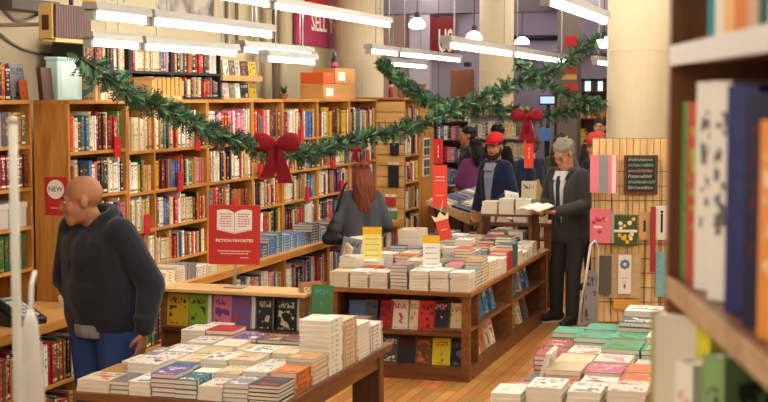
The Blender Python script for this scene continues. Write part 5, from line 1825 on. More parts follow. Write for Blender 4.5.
pcard('beige patterned card pack behind the white wreath card', 609, 640, 254, 298, mat('beige_pattern', '#c4ad84', .7, (25, .25)), 'card', 'hanging_card', .035, .02)
pcard('dark grey patterned card at the lower left of the pillar display', 597, 611, 256, 294, mat('charcoal_pattern', '#5a5752', .7, (40, .35)), 'card', 'hanging_card', .06, .02, yaw=-.2)
pcard('blue and white dotted card low at the right of the pillar display', 656, 669, 252, 297, mat('blue_dots', '#7fb0b8', .7, (60, .5)), 'card', 'hanging_card', .04, .02)
pcard('orange gift card at the foot of the pillar display', 614, 640, 299, 309, mat('ochre_card', '#d9a24a', .7, (20, .1)), 'card', 'hanging_card', .05, .01)
# pale wire card rack leaning left of the display
p = on_panel(590, 310, .25)
t = thing('card_rack', 'pale bent-metal card rack standing left of the pillar display', 'rack', (p.x, p.y, 0))
wr = MB()
M = facing(PN, (0, 0, 0))
for xo in (0.0,):
    wr.tube([M @ Vector((xo - .12, 0.01, 0)), M @ Vector((xo - .06, .4, 0)), M @ Vector((xo, .84, .0)), M @ Vector((xo + .04, .87, -.03)), M @ Vector((xo + .07, .8, -.06)), M @ Vector((xo + .07, .01, -.1))], .012, 8)
part('rack_frame', wr, WHT, t, local=True, smooth=True)
cb = MB()
for i in range(1):
    z = .12
    cb.tube([M @ Vector((-.16 + z * .1, z, .01)), M @ Vector((.1 + z * .05, z, .01)), M @ Vector((.1 + z * .05, z + .05, .05))], .006, 6)
part('card_pockets', cb, CHROME, t, local=True, smooth=True)

q_ = on_panel(589, 318, .3)
face_out('rack_booklet', (q_.x, q_.y, .155), PN + .5, .13, .46, .025, 'grey', 'tall grey booklet with pale edge leaning in the bent-metal card rack', tilt=.14, acc='black', roll=-.16)
# ------------------------------------------------------------------ near bookcase at the right edge (out of focus)
hd = Vector((-sin(YAW), cos(YAW), 0))
rt = Vector((cos(YAW), sin(YAW), 0))
xdir = (-hd - rt * .048).normalized()
FN = atan2(xdir.y, xdir.x) - pi / 2
FO = rt * .351 + hd * 1.72
FM = facing(FN, (FO.x, FO.y, 0))
FMI = facing(FN, (0, 0, 0))
t = thing('near_bookcase', 'out-of-focus dark wood bookcase close at the right edge', 'bookcase', (FO.x, FO.y, 0))
FW = wood('walnut', '#5a2f12', '#7d4a22', (1, 1, 9))
LG = 1.15
part('far_panel', MB().box(-.022, 0, 0, 2.62, -.3, 0, FMI), FW, t, local=True)
part('near_panel', MB().box(LG, LG + .022, 0, 2.62, -.3, 0, FMI), FW, t, local=True)
part('back_panel', MB().box(0, LG, 0, 2.62, -.3, -.29, FMI), FW, t, local=True)
part('top', MB().box(-.022, LG + .022, 2.62, 2.645, -.3, .0, FMI), FW, t, local=True)
for i, z in enumerate((2.19, 1.907, 1.6, 1.3, 1.0, .7, .4, .1)):
    part('shelf', MB().box(0, LG, z - .02, z, -.29, -.004, FMI), FW, t, local=True)
    lip = mat('shelf_strip_pale', '#b3ada4', .45) if i == 0 else wood('worn_edge', '#8a6a4a', '#b39370', (9, 1, 1))
    part('shelf_lip', MB().box(0, LG, z - .022, z + .002, -.004, .002, FMI), lip, t, local=True, label='pale shelf edge strip' if i == 0 else None)

def near_book(key, x, z, T, H, W, col, label, acc=None, yaw=radians(32), out=.0, fore=False):
    B = FM @ Matrix.Translation((x, z, out)) @ Matrix.Rotation(yaw, 4, 'Y')
    # spine outward along local +z of the frame: book x -> -z, book y -> y, book z -> x
    Q = Matrix(((0, 0, 1, 0), (0, 1, 0, 0), (-1, 0, 0, 0), (0, 0, 0, 1)))
    if fore:
        Q = Matrix(((0, 0, -1, T), (0, 1, 0, 0), (1, 0, 0, -W), (0, 0, 0, 1)))
    add_book('near/' + key, B @ Q, W, H, T, col, random.Random(key), label, 'large_book', 'out-of-focus books in the near bookcase', acc=acc, style=.2)

zz = 1.9095
mid = [(.02, .02, .215, 'green', 'thin green book at the far end of the near middle shelf', '#2f5a35'), (.055, .026, .215, '#a8432c', 'red-brown book second from the far end of the near middle shelf', 'lime'),
       (.115, .034, .238, 'white', 'white book with black marks, first of two on the near middle shelf', 'black'), (.2, .034, .238, 'white', 'white book with black marks, second of two on the near middle shelf', 'black'),
       (.295, .044, .232, '#232a5c', 'navy book on the near middle shelf', 'navy'), (.385, .03, .225, '#1b1d38', 'blue-black book between the navy and the orange one on the near shelf', 'maroon'), (.45, .024, .2, '#d98a3e', 'orange book on the near middle shelf, right of the navy one', 'cream'), (.505, .03, .205, 'white', 'plain white book on the near middle shelf, right of the orange one', 'white'),
       (.58, .035, .23, 'black', 'black book on the near middle shelf, nearest of those in view', 'grey'), (.66, .035, .23, 'cream', 'cream book on the near middle shelf toward the camera', 'tan')]
for i, (x, T, H, c, lab, ac) in enumerate(mid):
    near_book('m%d' % i, x, zz, T, H, .17, c, lab, acc=ac, out=-.012)
up_ = [(.13, .024, .25, 'teal', 'teal book at the far end of the near upper shelf'), (.175, .026, .25, 'white', 'white book on the near upper shelf beside the teal one'), (.225, .024, .24, '#e0b27a', 'pale orange book on the near upper shelf'), (.28, .03, .25, '#cf7a3c', 'orange book on the near upper shelf'), (.345, .022, .24, '#c9a48a', 'beige book on the near upper shelf'),
       (.395, .02, .25, '#2c5550', 'dark green book on the near upper shelf'), (.44, .03, .25, 'white', 'white book on the near upper shelf beside the navy one'), (.5, .03, .25, 'navy', 'navy book on the near upper shelf'), (.57, .03, .25, 'cream', 'cream book on the near upper shelf, toward the camera')]
for i, (x, T, H, c, lab) in enumerate(up_):
    near_book('u%d' % i, x, 2.1925, T, H, .17, c, lab, out=-.02)
zl = 1.6025
near_book('l0', .0, zl, .062, .262, .16, '#b9b04a', 'fat book with olive cover, page edges outward, on the near lower shelf', out=.02, fore=True, yaw=radians(60))
near_book('l1', .1, zl, .022, .262, .17, '#c9bd2a', 'yellow book beside the fat one on the near lower shelf', out=-.02)
near_book('l2', .13, zl, .03, .225, .17, 'white', 'short white book on the near lower shelf', out=.01)
near_book('l3', .19, zl, .035, .245, .17, '#7f9c62', 'sage green book on the near lower shelf', out=-.01)
near_book('l4', .27, zl, .03, .2, .17, 'black', 'black book low on the near lower shelf', out=-.03)
near_book('l5', .34, zl, .03, .2, .17, 'brown', 'brown book low on the near lower shelf', out=-.03)
near_book('l6', .42, zl, .03, .2, .17, 'tan', 'tan book low on the near lower shelf, nearest the camera', out=-.03)

# ------------------------------------------------------------------ out-of-focus pole at the left edge
pz = hd * 2.35 + rt * (-.622)
t = thing('rack_pole', 'out-of-focus pale pole at the left frame edge with a white bag hung on it', 'pole', (pz.x, pz.y, 0))
part('pole', MB().tube([(0, 0, .02), (0, 0, 2.09)], .0075, 10), mat('pale_pole', '#a39c8b', .5), t, local=True, smooth=True)
part('base', MB().lathe([(.17, 0), (.17, .012), (.03, .025), (.02, .03)], (0, 0, 0), 28), mat('pale_pole', '#a39c8b'), t, local=True)
part('finial', MB().ell((0, 0, 2.09), .009), mat('pale_pole', '#a39c8b'), t, local=True, smooth=True)
bp = pz + rt * .031 - hd * .03
t = thing('cloth_bag', 'out-of-focus white cloth bag hanging on the pale pole', 'bag', (bp.x, bp.y, 1.275))
bg = MB()
prof = [(.004, .0), (.012, -.02), (.017, -.08), (.022, -.16), (.024, -.3), (.02, -.38), (.0, -.4)]
bg.lathe([(r, z) for r, z in prof], (0, 0, .5), 18)
part('bag_body', bg, mat('white_cloth', '#c9c3b6', .9, (30, .1), bump=.4), t, local=True, smooth=True)
part('bag_strap', MB().tube([(0, 0, .49), (-.006, .015, .54), (-.012, .036, .56)], .004, 6), mat('white_cloth', '#c9c3b6'), t, local=True)

# ------------------------------------------------------------------ garlands and bows
def garland_mat():
    m, nt, b = _nt('fir_needles')
    a = nt.nodes.new('ShaderNodeAttribute')
    a.attribute_name = 'tint'
    nt.links.new(a.outputs['Color'], b.inputs['Base Color'])
    b.inputs['Roughness'].default_value = .55
    return m
NEEDLE = garland_mat()

def garland(label, pts, rad, dens, seed):
    pts = [Vector(p) for p in pts]
    # smooth path
    path = []
    for i in range(len(pts) - 1):
        p0, p1, p2, p3 = pts[max(i - 1, 0)], pts[i], pts[i + 1], pts[min(i + 2, len(pts) - 1)]
        for k in range(12):
            s = k / 12
            path.append(.5 * ((2 * p1) + (p2 - p0) * s + (2 * p0 - 5 * p1 + 4 * p2 - p3) * s * s + (3 * p1 - p0 - 3 * p2 + p3) * s ** 3))
    path.append(pts[-1])
    mid_ = path[len(path) // 2]
    t = thing('fir_garland', label, 'garland', mid_, 0, 'fir garlands strung across the shop')
    part('twine', MB().tube(path, .012, 6), mat('twine_green', '#2c3a22', .8), t)
    V, Fc, C = [], [], []
    rr = random.Random(seed)
    for i in range(len(path) - 1):
        a, b = path[i], path[i + 1]
        L = (b - a).length
        d = (b - a).normalized()
        q = d.to_track_quat('Z', 'Y')
        for j in range(int(L * dens)):
            ang = rr.uniform(0, 2 * pi)
            o = a + (b - a) * rr.random()
            dirv = (q @ Vector((cos(ang), sin(ang), rr.uniform(-.3, .9)))).normalized()
            ln_ = rad * rr.uniform(.55, 1.1)
            tip = o + dirv * ln_ + Vector((0, 0, -.015 * rr.random()))
            # a twig carrying needles
            side = dirv.cross(Vector((rr.uniform(-1, 1), rr.uniform(-1, 1), rr.uniform(-1, 1)))).normalized()
            g = rr.random()
            base = lin(rr.choice(('#24402a', '#335a33', '#1f3a2c', '#47703f', '#2d5040', '#3d6a44', '#5f8453')))
            for k in range(5):
                s0 = o + (tip - o) * (.25 + .17 * k)
                for sgn in (1, -1):
                    e = s0 + (dirv * .55 + side * sgn * .8).normalized() * ln_ * .36 * rr.uniform(.7, 1.1)
                    w = dirv.cross(side) * .005 + dirv * .006
                    n0 = len(V)
                    V += [tuple(s0 - w), tuple(s0 + w), tuple(e)]
                    Fc.append((n0, n0 + 1, n0 + 2))
                    C += base
            n0 = len(V)
            w = side * .004
            V += [tuple(o - w), tuple(o + w), tuple(tip)]
            Fc.append((n0, n0 + 1, n0 + 2))
            C += base
    me = bpy.data.meshes.new('needles')
    me.from_pydata([(v[0] - mid_.x, v[1] - mid_.y, v[2] - mid_.z) for v in V], [], Fc)
    me.materials.append(NEEDLE)
    at = me.attributes.new('tint', 'FLOAT_COLOR', 'FACE')
    at.data.foreach_set('color', C)
    o = bpy.data.objects.new('needles', me)
    link(o, t)
    return t

P = at_y
garland('long fir garland swooping from the upper left past the red bow to the right pillar',
        [P(80, 58, 7.85), P(106, 76, 8.05), P(136, 97, 8.45), P(165, 108, 8.8), P(200, 126, 9.25), P(236, 141, 9.75), P(275, 152, 10.25), P(312, 152, 10.75), P(346, 142, 11.15), P(384, 134, 11.55), P(420, 124, 11.9), P(455, 109, 12.15), P(490, 94, 12.4), P(528, 79, 12.65), P(560, 66, 12.8), P(580, 49, 12.9), P(600, 37, 12.98)],
        .105, 310, 1)
garland('fir garland from the left pillar down to the middle of the long one', [P(380, 62, 15.3), P(395, 74, 14.4), P(412, 90, 13.5), P(432, 101, 12.8), P(458, 107, 12.25)], .095, 270, 2)
garland('lower fir garland running level to the right pillar over the far red bow', [P(452, 108, 12.2), P(480, 108, 12.5), P(512, 112, 12.8), P(540, 117, 12.95), P(572, 110, 13.0), P(603, 104, 13.05)], .1, 280, 3)
garland('short fir garland crossing steeply down to the right pillar', [P(515, 63, 12.6), P(530, 72, 12.75), P(550, 86, 12.85), P(572, 97, 12.95), P(602, 107, 13.0)], .09, 260, 4)

def ribbon(mb, path, width_dir, w, th=.004):
    path = [Vector(p) for p in path]
    ws = w if isinstance(w, list) else [w] * len(path)
    vs = []
    for i, p in enumerate(path):
        d = (path[min(i + 1, len(path) - 1)] - path[max(i - 1, 0)]).normalized()
        wd = Vector(width_dir)
        nn = d.cross(wd).normalized()
        for a, b in ((-1, -1), (1, -1), (1, 1), (-1, 1)):
            vs.append(p + wd * a * ws[i] / 2 + nn * b * th / 2)
    fs = [(3, 2, 1, 0)]
    for i in range(len(path) - 1):
        for k in range(4):
            fs.append((i * 4 + k, i * 4 + (k + 1) % 4, i * 4 + 4 + (k + 1) % 4, i * 4 + 4 + k))
    e = (len(path) - 1) * 4
    fs.append((e, e + 1, e + 2, e + 3))
    mb.add(vs, fs)

VEL = mat('crimson_velvet', '#760d1c', .75, (30, .2), bump=.15, spec=.2)
def bow(label, c, size, tail, group, spread=.3):
    t = thing('ribbon_bow', label, 'bow', c, 0, group)
    M = facing(CAMDIR, (0, 0, 0))
    s = size
    for sg in (-1, 1):
        m_ = MB()
        # a puffed loop of ribbon, pinched at the knot
        prof = [(.001, .0), (.14, .02), (.3, .2), (.42, .5), (.45, .75), (.36, .98), (.16, 1.08), (.001, 1.09)]
        L_ = M @ Matrix.Translation((0, 0, .06 * s)) @ Matrix.Rotation(sg * .12, 4, 'Z') @ Matrix.Scale(.45, 4, (0, 0, 1)) @ Matrix.Rotation(sg * pi / 2, 4, 'Y')
        m_.lathe([(r * s, z * s) for r, z in prof], (0, 0, 0), 16, L_)
        part('loop', m_, VEL, t, local=True, smooth=True)
        m_ = MB()
        tp = [Vector((sg * s * .02, -.02 * s, .05 * s)), Vector((sg * s * spread * .35, -tail * .35, .12 * s)), Vector((sg * s * spread * .75, -tail * .7, .08 * s)), Vector((sg * s * spread, -tail * (1 if sg > 0 else .86), .1 * s))]
        ribbon(m_, [M @ p for p in tp], M @ Vector((1, 0, .0)), [s * .3, s * .5, s * .62, s * .66])
        part('tail', m_, VEL, t, local=True)
    part('knot', MB().ell((0, 0, .06 * s), (.13 * s, .16 * s, .1 * s), M), VEL, t, local=True, smooth=True)
    return t
c = at_y(276, 144, 10.0)
bow('large crimson velvet bow on the garland before the bookcases', c, .17, .3, 'crimson bows', spread=.42)
c = at_y(527, 116, 12.55)
bow('crimson velvet bow with long tails under the far garland', c, .13, .25, 'crimson bows', spread=.25)
c = at_y(356, 150, 11.0)
bow('tiny red bow on the garland above the red-haired woman', c, .045, .1, 'crimson bows')

# ------------------------------------------------------------------ back of the shop
# magazine table behind the island's left
p0, p1 = at_y(432, 205, 14.6), at_y(487, 190, 17.0)
t = thing('magazine_table', 'sloped table of blue and white magazines beyond the island', 'table', (-3.95, 15.9, 0))
mx0, mx1, my0, my1 = -4.1, -3.6, 14.75, 17.2
part('tabletop', MB().add([(mx0, my0, 1.0), (mx1, my0, .86), (mx1, my1, .86), (mx0, my1, 1.0), (mx0, my0, .96), (mx1, my0, .74), (mx1, my1, .74), (mx0, my1, .96)], [(0, 1, 2, 3), (7, 6, 5, 4), (0, 4, 5, 1), (1, 5, 6, 2), (2, 6, 7, 3), (3, 7, 4, 0)]), wood('pale_brown_table', '#a98456', '#c6a374', (1, 9, 1)), t)
for x in (mx0 + .02, mx1 - .08):
    for y in (my0 + .02, my1 - .08):
        part('leg', MB().box(x, x + .06, y, y + .06, 0, .8 if x > -3.9 else .97), DKW, t)
part('lower_shelf', MB().box(mx0, mx1, my0 + .1, my1 - .1, .34, .36), DKW, t)
q = random.Random(9)
for r in range(9):
    for c_ in range(2):
        y = my0 + .17 + r * .26
        x = mx0 + .13 + c_ * .245
        z = 1.0 - (x - mx0) / (mx1 - mx0) * .14
        col = q.choice(('blue', 'grey', 'navy', 'white', 'white', 'black'))
        M = Matrix.Translation((x, y, z + .004)) @ Matrix.Rotation(.273, 4, 'Y') @ Matrix.Rotation(pi / 2, 4, 'Z') @ Matrix.Translation((-.1, -.11, 0))
        add_book('mag%d_%d' % (r, c_), M, .2, .22, .02, col, random.Random('mg%d%d' % (r, c_)), '%s magazine on the sloped table, %s row, %s from near end' % (col, ('left', 'right')[c_], nth(r + 1)), 'magazine', 'magazines on the sloped table', acc=q.choice(('white', 'black', 'grey')))
fill_row('maglow', (mx1 - .02, my0 + .12, .36), E_, 2.2, .3, 'low shelf of the sloped magazine table', hr=(.6, .9), group='books under the magazine table', pal=P_DARK)

def back_case(label, x0, x1, Y, shelves, top, mw, pal, where, key, scallop=False, depth=.3, hr=(.6, .9), tr=(.03, .06)):
    t = thing('back_bookcase', label, 'bookcase', ((x0 + x1) / 2, Y + depth / 2, 0), 0, 'bookcases at the back of the shop')
    for x in (x0, x1 - .03):
        part('side_panel', MB().box(x, x + .03, Y, Y + depth, 0, top), mw, t)
    part('top', MB().box(x0, x1, Y, Y + depth, top, top + .03), mw, t)
    part('back_panel', MB().box(x0 + .03, x1 - .03, Y + depth - .012, Y + depth, 0, top), mw, t)
    for z in shelves:
        part('shelf', MB().box(x0 + .03, x1 - .03, Y, Y + depth - .012, z - .025, z), mw, t)
    for s, z in enumerate(shelves):
        cl = ([top] + list(shelves))[s] - z - .03
        fill_row('%s%d' % (key, s), (x0 + .035, Y, z), S_, x1 - x0 - .07, cl, '%s shelf, %s' % (nth(s + 1), where.replace('in the ', '')), pal=pal, hr=hr, tr=tr, group='books ' + where)
    return t
a, b = at_y(468, 117, 19.5), at_y(529, 117, 19.5)
t = back_case('white back bookcase with scalloped wooden top right of the middle pillar', a.x, b.x, 19.5, (1.56, 1.25, .95, .6), 1.87, WHT, {'white': 8, 'grey': 4, 'black': 2, 'blue': 2, 'cream': 3}, 'in the white back bookcase', 'wbk')
sc = MB()
n = 9
w = (b.x - a.x) / n
for i in range(n):
    pts = [(a.x + i * w, 0), (a.x + (i + 1) * w, 0)] + [(a.x + (i + .5) * w + w / 2 * cos(k * pi / 8), .05 + .05 * sin(k * pi / 8)) for k in range(9)]
    sc.prism(pts, -.015, .015, Matrix.Translation((0, 19.52, 1.9)) @ Matrix.Rotation(pi / 2, 4, 'X'))
part('scalloped_crest', sc, OAKX, t)
a, b = at_y(551, 115, 23.0), at_y(607, 115, 23.0)
back_case('dark wooden bookcase at the far back under the garland', a.x, b.x, 23.3, (1.78, 1.3, .9, .5), 2.2, wood('dark_walnut', '#3c2016', '#54301f', (9, 1, 1)), {'red': 3, 'cream': 4, 'white': 4, 'brown': 3, 'orange': 3, 'green': 1, 'yellow': 1}, 'in the dark far bookcase', 'dbk', hr=(.5, .7))
a, b = at_y(428, 118, 21.5), at_y(470, 118, 21.5)
back_case('far bookcase left of the middle pillar behind the people', a.x - .2, b.x, 21.6, (1.75, 1.45, 1.1, .7), 2.05, wood('dark_walnut', '#3c2016', '#54301f'), {'white': 4, 'pink': 2, 'blue': 3, 'red': 2, 'black': 3, 'grey': 3}, 'in the far case by the pillar', 'lbk')
a, b = at_y(530, 165, 20.5), at_y(552, 165, 20.5)
t = thing('poster_stand', 'blue and white poster panel behind the garland bow', 'poster', ((a.x + b.x) / 2, 20.6, 0))
p0, p1 = at_y(540, 128, 20.6), at_y(551, 141, 20.6)
part('poster', MB().box(p0.x, p1.x, 20.58, 20.6, p1.z, p0.z), mat('blue_poster', '#4f7fc0', .6, (10, .3)), t)
part('stand_post', MB().tube([((p0.x + p1.x) / 2, 20.62, 0), ((p0.x + p1.x) / 2, 20.62, p0.z)], .02, 8), STEEL, t)
part('stand_base', MB().lathe([(.2, 0), (.2, .02)], ((p0.x + p1.x) / 2, 20.62, 0), 20), STEEL, t)
# table by the reader: paper bags of books and a leaning white card seen between the two men
a = at_y(520, 190, 13.7)
t = thing('display_table', 'small brown table beyond the island by the reading man', 'table', (-3.0, 14.15, 0))
part('tabletop', MB().box(-3.35, -2.55, 13.9, 14.35, .82, .86), DKW, t, bevel=.005)
for x in (-3.33, -2.63):
    for y in (13.92, 14.27):
        part('leg', MB().box(x, x + .06, y, y + .06, 0, .82), DKW, t)
for j, (x, c, n) in enumerate(((-3.22, 'white', 6), (-3.05, 'cream', 4), (-2.88, 'white', 7), (-2.7, 'tan', 5))):
    stack('bt%d' % j, x, 14.05, .86, n, .14, .21, .024, c, 'the small table beyond the island, %s stack' % nth(j + 1), group='stacks on the small back table')
face_out('bt_white', (at_y(529, 205, 14.0).x, 13.96, 1.02), S_, .15, .26, .02, 'cream', 'tall cream booklet standing left of the reading man', tilt=.1, acc='green')
stack('bt_sup', at_y(529, 205, 14.0).x, 14.28, .86, 6, .14, .13, .025, 'white', 'the small table behind the cream booklet', group='stacks on the small back table')
face_out('bt_tan', (at_y(539, 185, 14.2).x, 14.2, 1.03), S_ + .4, .18, .25, .02, 'tan', 'tan open magazine held up left of the reading man', tilt=.3, acc='green', roll=.3)
face_out('bt_lean', (at_y(519, 205, 13.95).x - .05, 13.99, .88), S_ + 1.1, .2, .3, .015, 'white', 'white folder leaning between the red-capped man and the reader', tilt=.3, acc='grey', roll=-.2)
# ------------------------------------------------------------------ people in the shop
img_left = Vector((-cos(YAW), -sin(YAW), 0))
to_cam = Vector((sin(YAW), -cos(YAW), 0))


def hdg(l, c):
    d = img_left * l + to_cam * c
    return atan2(d.y, d.x)


# bald man in the dark hoodie
person('bald man in a dark hooded sweatshirt and blue jeans standing at the left', 'person', (-3.77, 6.88, 0), hdg(.6, .8), 1.73, '#a0694a', head=(-.66, -.12, .03, .045, -.05), lean=.05, bulk=1.27, hs=1.12, gender='m', brow='#2a1c14',
       arms={1: [(.33, -.02, 1.13), (.15, .05, .99), (-1, .1, 0)], -1: [(-.32, -.07, 1.13), (-.33, -.0, .87), (.1, .1, -1), Vector((1, .1, 0))]},
       top=('hoodie', '#20232b'), pants='#2c4270', shoes='#26221f', collar='#8a8a88', voxel=.01)
# red-haired woman seen from behind
person('woman with long wavy red hair in a grey sweater, seen from behind at the bookcases', 'person', (-3.85, 11.75, 0), hdg(.1, -1), 1.53, '#d09a78', head=(.15, -.3), lean=.13, gender='f',
       arms={1: [(.25, .0, 1.14), (.17, .22, 1.05)], -1: [(-.28, -.02, 1.12), (-.22, .2, .95)]},
       top=('sweater', '#434447'), pants='#26272b', hair=('long', '#6e3319'), voxel=.011)
# shoulder bag of the woman
bx = Vector((-3.83, 11.75, 0)) + img_left * .27 + to_cam * .02
t = thing('shoulder_bag', 'black shoulder bag hanging at the red-haired woman\'s left side', 'bag', (bx.x, bx.y, .82))
bgm = MB()
bgm.cap((-.02, 0, .08), .07, (.02, 0, .2), .06).cap((-.05, -.02, .06), .06, (.05, .02, .06), .06)
part('bag_body', remesh(bgm, .012, 3), mat('black_leather', '#1d1b1c', .5), t, local=True, smooth=True)
part('strap', MB().tube([(.0, 0, .22), (.05, .0, .4), (.1, .0, .53), (.12, .0, .56)], .012, 8), mat('black_leather', '#1d1b1c'), t, local=True, smooth=True)

# reading man
RX = (-2.215, 13.0, 0)
person('grey-haired man in a charcoal jacket and tie reading a book by the island', 'person', RX, hdg(.72, .62), 1.73, '#c98f6c', head=(.1, -.55, 0, .03, -.01), lean=.05,
       arms={1: [(.27, .03, 1.15), (.09, .30, 1.07), (-.3, 1, .05), Vector((-.3, .2, 1))], -1: [(-.27, .03, 1.15), (-.1, .31, 1.09), (.3, 1, .05), Vector((.3, .2, 1))]},
       legs={1: [(.13, .03, .5), (.17, -.02, .09)], -1: [(-.12, .08, .5), (-.17, .14, .09)]},
       top=('jacket', '#3c3d3b', '#cfd2d6', '#1c2233'), pants='#35332f', shoes='#1c1a1a', hair=('short', '#8f8a80'), glasses=True, voxel=.009)
a = hdg(.72, .62)
dv = Vector((cos(a), sin(a), 0))
rv = Vector((sin(a), -cos(a), 0))
bp = Vector(RX) + dv * .47 + Vector((0, 0, 1.115))
t = thing('open_book', 'open book held by the grey-haired man in the charcoal jacket', 'book', bp)
pg, cv = MB(), MB()
for s in (-1, 1):
    n = 8
    prof = [(s * .14 * i / n, .018 * sin(pi * min(1, i / n * 1.15)) * (1 - i / n * .5) + .012) for i in range(n + 1)]
    up = [rv * x - dv * .1 + Vector((0, 0, z + .02)) for x, z in prof] + [rv * x + dv * .1 + Vector((0, 0, z - .02)) for x, z in prof]
    dn = [p - Vector((0, 0, .012)) for p in up]
    k = n + 1
    vs = up + dn
    fs = []
    for i in range(n):
        fs += [(i, i + 1, k + i + 1, k + i), (2 * k + i, 3 * k + i, 3 * k + i + 1, 2 * k + i + 1), (i, 2 * k + i, 2 * k + i + 1, i + 1), (k + i, k + i + 1, 3 * k + i + 1, 3 * k + i)]
    fs += [(n, 2 * k + n, 3 * k + n, k + n)]
    pg.add(vs, fs)
    c = [p - Vector((0, 0, .0125)) for p in up]
    c2 = [p - Vector((0, 0, .004)) for p in c]
    cv.add(c + c2, fs)
part('pages', pg, PAPER, t, local=True)
part('cover', cv, mat('tan_cover', '#b48a52', .6), t, local=True)

# man in red cap and navy jacket, standing beyond the island
person('bearded man in a red cap and navy jacket standing beyond the island', 'person', (-3.31, 14.7, 0), hdg(.75, .75), 1.71, '#b9825f', head=(.3, -.1), bulk=.86, gender='f',
       arms={1: [(.21, .0, 1.13), (.17, .14, .93)], -1: [(-.22, -.03, 1.13), (-.16, .18, 1.02)]},
       top=('jacket', '#1c2440', '#8d97ad'), pants='#23252e', hat=('cap', '#c41c24'), hair=('short', '#2a1c14'), beard='#2e1d15', voxel=.011)
# woman in purple
person('dark-haired woman in a purple top browsing beyond the magazine table', 'person', (-4.3, 17.9, 0), hdg(.3, -.9), 1.56, '#b98765', head=(0, -.25), gender='f',
       arms={1: [(.25, .06, 1.15), (.16, .28, 1.1)], -1: [(-.25, .06, 1.15), (-.16, .28, 1.1)]},
       top=('sweater', '#7c3f74'), pants='#22222a', hair=('bob', '#1d1512'), detail=False, voxel=.013)
person('person in black with dark hair right of the purple-clad woman', 'person', (-4.25, 19.0, 0), hdg(-.6, -.6), 1.72, '#a87554', head=(0, -.2), top=('sweater', '#1c1a20'), pants='#1c1c20', hair=('bob', '#191310'), detail=False, voxel=.013)
person('person in a dark coat half hidden left of the far red bow', 'person', (-4.7, 19.1, 0), hdg(.8, .2), 1.7, '#b9825f', top=('jacket', '#2a2530'), pants='#1c1c20', hair=('short', '#241a16'), detail=False, voxel=.013)
person('person in a navy coat with fair skin between the red-capped man and the red bow', 'person', (-3.25, 16.3, 0), hdg(.5, -.5), 1.66, '#cf9a7a', top=('jacket', '#1d2740'), pants='#202028', hair=('short', '#5a3c28'), detail=False, voxel=.013)
person('brown-haired woman in a grey-green coat right of the far red bow', 'person', (-2.98, 16.8, 0), hdg(-.3, -.8), 1.66, '#c99374', gender='f', head=(0, -.2), top=('jacket', '#4c5650'), pants='#23252a', hair=('long', '#4a3222'), detail=False, voxel=.013)
person('man in a red cap and navy coat behind the reading man', 'person', (-2.3, 15.2, 0), hdg(.75, .35), 1.71, '#c58a68', head=(0, -.15), top=('jacket', '#1a2138'), pants='#1e1f26', hat=('cap', '#c23a34'), hair=('short', '#7d7468'), detail=False, voxel=.012)
person('tall person in a checked dark scarf far back beside the right pillar', 'person', (-2.95, 19.8, 0), hdg(.4, .9), 1.82, '#c98f72', top=('jacket', '#3a3238', '#dcd6d2'), pants='#1e1f26', hair=('short', '#2c1e18'), detail=False, voxel=.013)
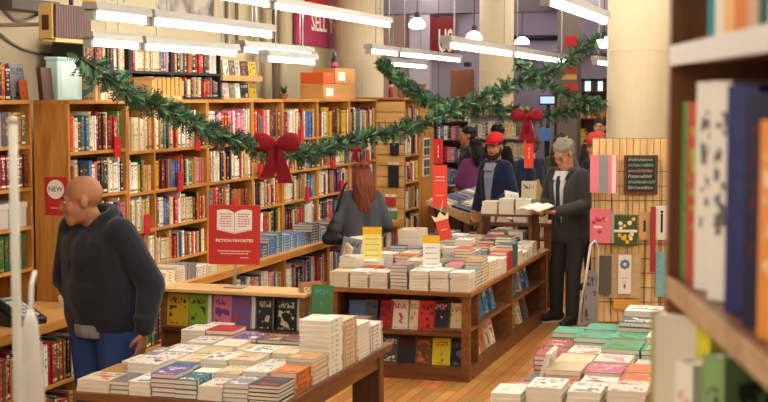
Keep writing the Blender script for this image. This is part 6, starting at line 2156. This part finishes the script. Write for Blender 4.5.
# ------------------------------------------------------------------ turn the book list into objects
def build_books(n_shelf=300, n_stack=300):
    dg = bpy.context.evaluated_depsgraph_get()
    cam = SC.camera
    me = book_mesh('tmp_books', [(b, b['M']) for b in BOOKS], 'all')
    per = len(book_faces(.1, .2, .03, 'all')[1])
    tmp = bpy.data.objects.new('tmp_books', me)
    COL.objects.link(tmp)
    bpy.context.view_layer.update()
    dg = bpy.context.evaluated_depsgraph_get()
    hits = [0] * len(BOOKS)
    org = Vector((0, 0, CAM_H))
    for v in range(1, 402, 2):
        for u in range(1, 768, 2):
            ok, loc, nrm, fi, ob, mx = SC.ray_cast(dg, org, Vector(_ray(u, v)).normalized(), distance=40)
            if ok and ob.name == 'tmp_books':
                hits[fi // per] += 1
    bpy.data.objects.remove(tmp)
    bpy.data.meshes.remove(me)
    shelf = [i for i, b in enumerate(BOOKS) if b['name'] == 'shelved_book']
    piled = [i for i, b in enumerate(BOOKS) if b['name'] == 'stacked_book']
    other = [i for i, b in enumerate(BOOKS) if b['name'] not in ('shelved_book', 'stacked_book')]
    solo_ = set(i for i in other if hits[i] > 0)
    for lst, n in ((shelf, n_shelf), (piled, n_stack)):
        lst.sort(key=lambda i: -hits[i])
        solo_ |= set(i for i in lst[:n] if hits[i] > 0)
    for i in sorted(solo_):
        b = BOOKS[i]
        split = hits[i] >= 14
        o = bpy.data.objects.new(b['name'], book_mesh(b['name'], [(b, None)], 'cover' if split else 'all'))
        COL.objects.link(o)
        o.matrix_world = b['M']
        cat = 'magazine' if b['name'] == 'magazine' else 'book'
        tag(o, b['label'], cat, b['group'])
        if split:
            pb = bpy.data.objects.new('page_block', book_mesh('page_block', [(b, None)], 'pages'))
            link(pb, o)
    rest_s = [i for i in shelf if i not in solo_]
    rest_p = [i for i in piled if i not in solo_] + [i for i in other if i not in solo_]
    for nm, rest, lab in (('shelved_books', rest_s, 'the many small books filling the shelves further off'), ('stacked_books', rest_p, 'the remaining paperbacks in the stacks on the tables')):
        if rest:
            o = bpy.data.objects.new(nm, book_mesh(nm, [(BOOKS[i], BOOKS[i]['M']) for i in rest], 'all'))
            COL.objects.link(o)
            tag(o, lab, 'books', None, 'stuff')
    print('LONG', [BOOKS[i]['label'] for i in solo_ if len(BOOKS[i]['label'].split()) > 16])
    print('BOOKS', len(BOOKS), 'solo', len(solo_), 'shelf seen', sum(1 for i in shelf if hits[i]), 'stack seen', sum(1 for i in piled if hits[i]))


cam_d = bpy.data.cameras.new('camera')
cam = bpy.data.objects.new('camera', cam_d)
COL.objects.link(cam)
cam.location = (0, 0, CAM_H)
cam.rotation_euler = (pi / 2 - PITCH, 0, YAW)
cam_d.sensor_fit = 'HORIZONTAL'
cam_d.sensor_width = 36
cam_d.lens = 36 * F_PX / 768
cam_d.clip_start = .05
cam_d.dof.use_dof = True
cam_d.dof.focus_distance = 10.0
cam_d.dof.aperture_fstop = 7.5
SC.camera = cam

build_books()

w = bpy.data.worlds.new('world')
SC.world = w
w.use_nodes = True
w.node_tree.nodes['Background'].inputs['Color'].default_value = (1, .95, .88, 1)
w.node_tree.nodes['Background'].inputs['Strength'].default_value = .5
SC.view_settings.view_transform = 'Standard'
SC.view_settings.look = 'None'
SC.view_settings.gamma = 1
SC.view_settings.exposure = .42
SC.view_settings.use_curve_mapping = False
SC.cycles.use_denoising = True
SC.cycles.max_bounces = 6
SC.cycles.diffuse_bounces = 5
SC.cycles.sample_clamp_indirect = 6
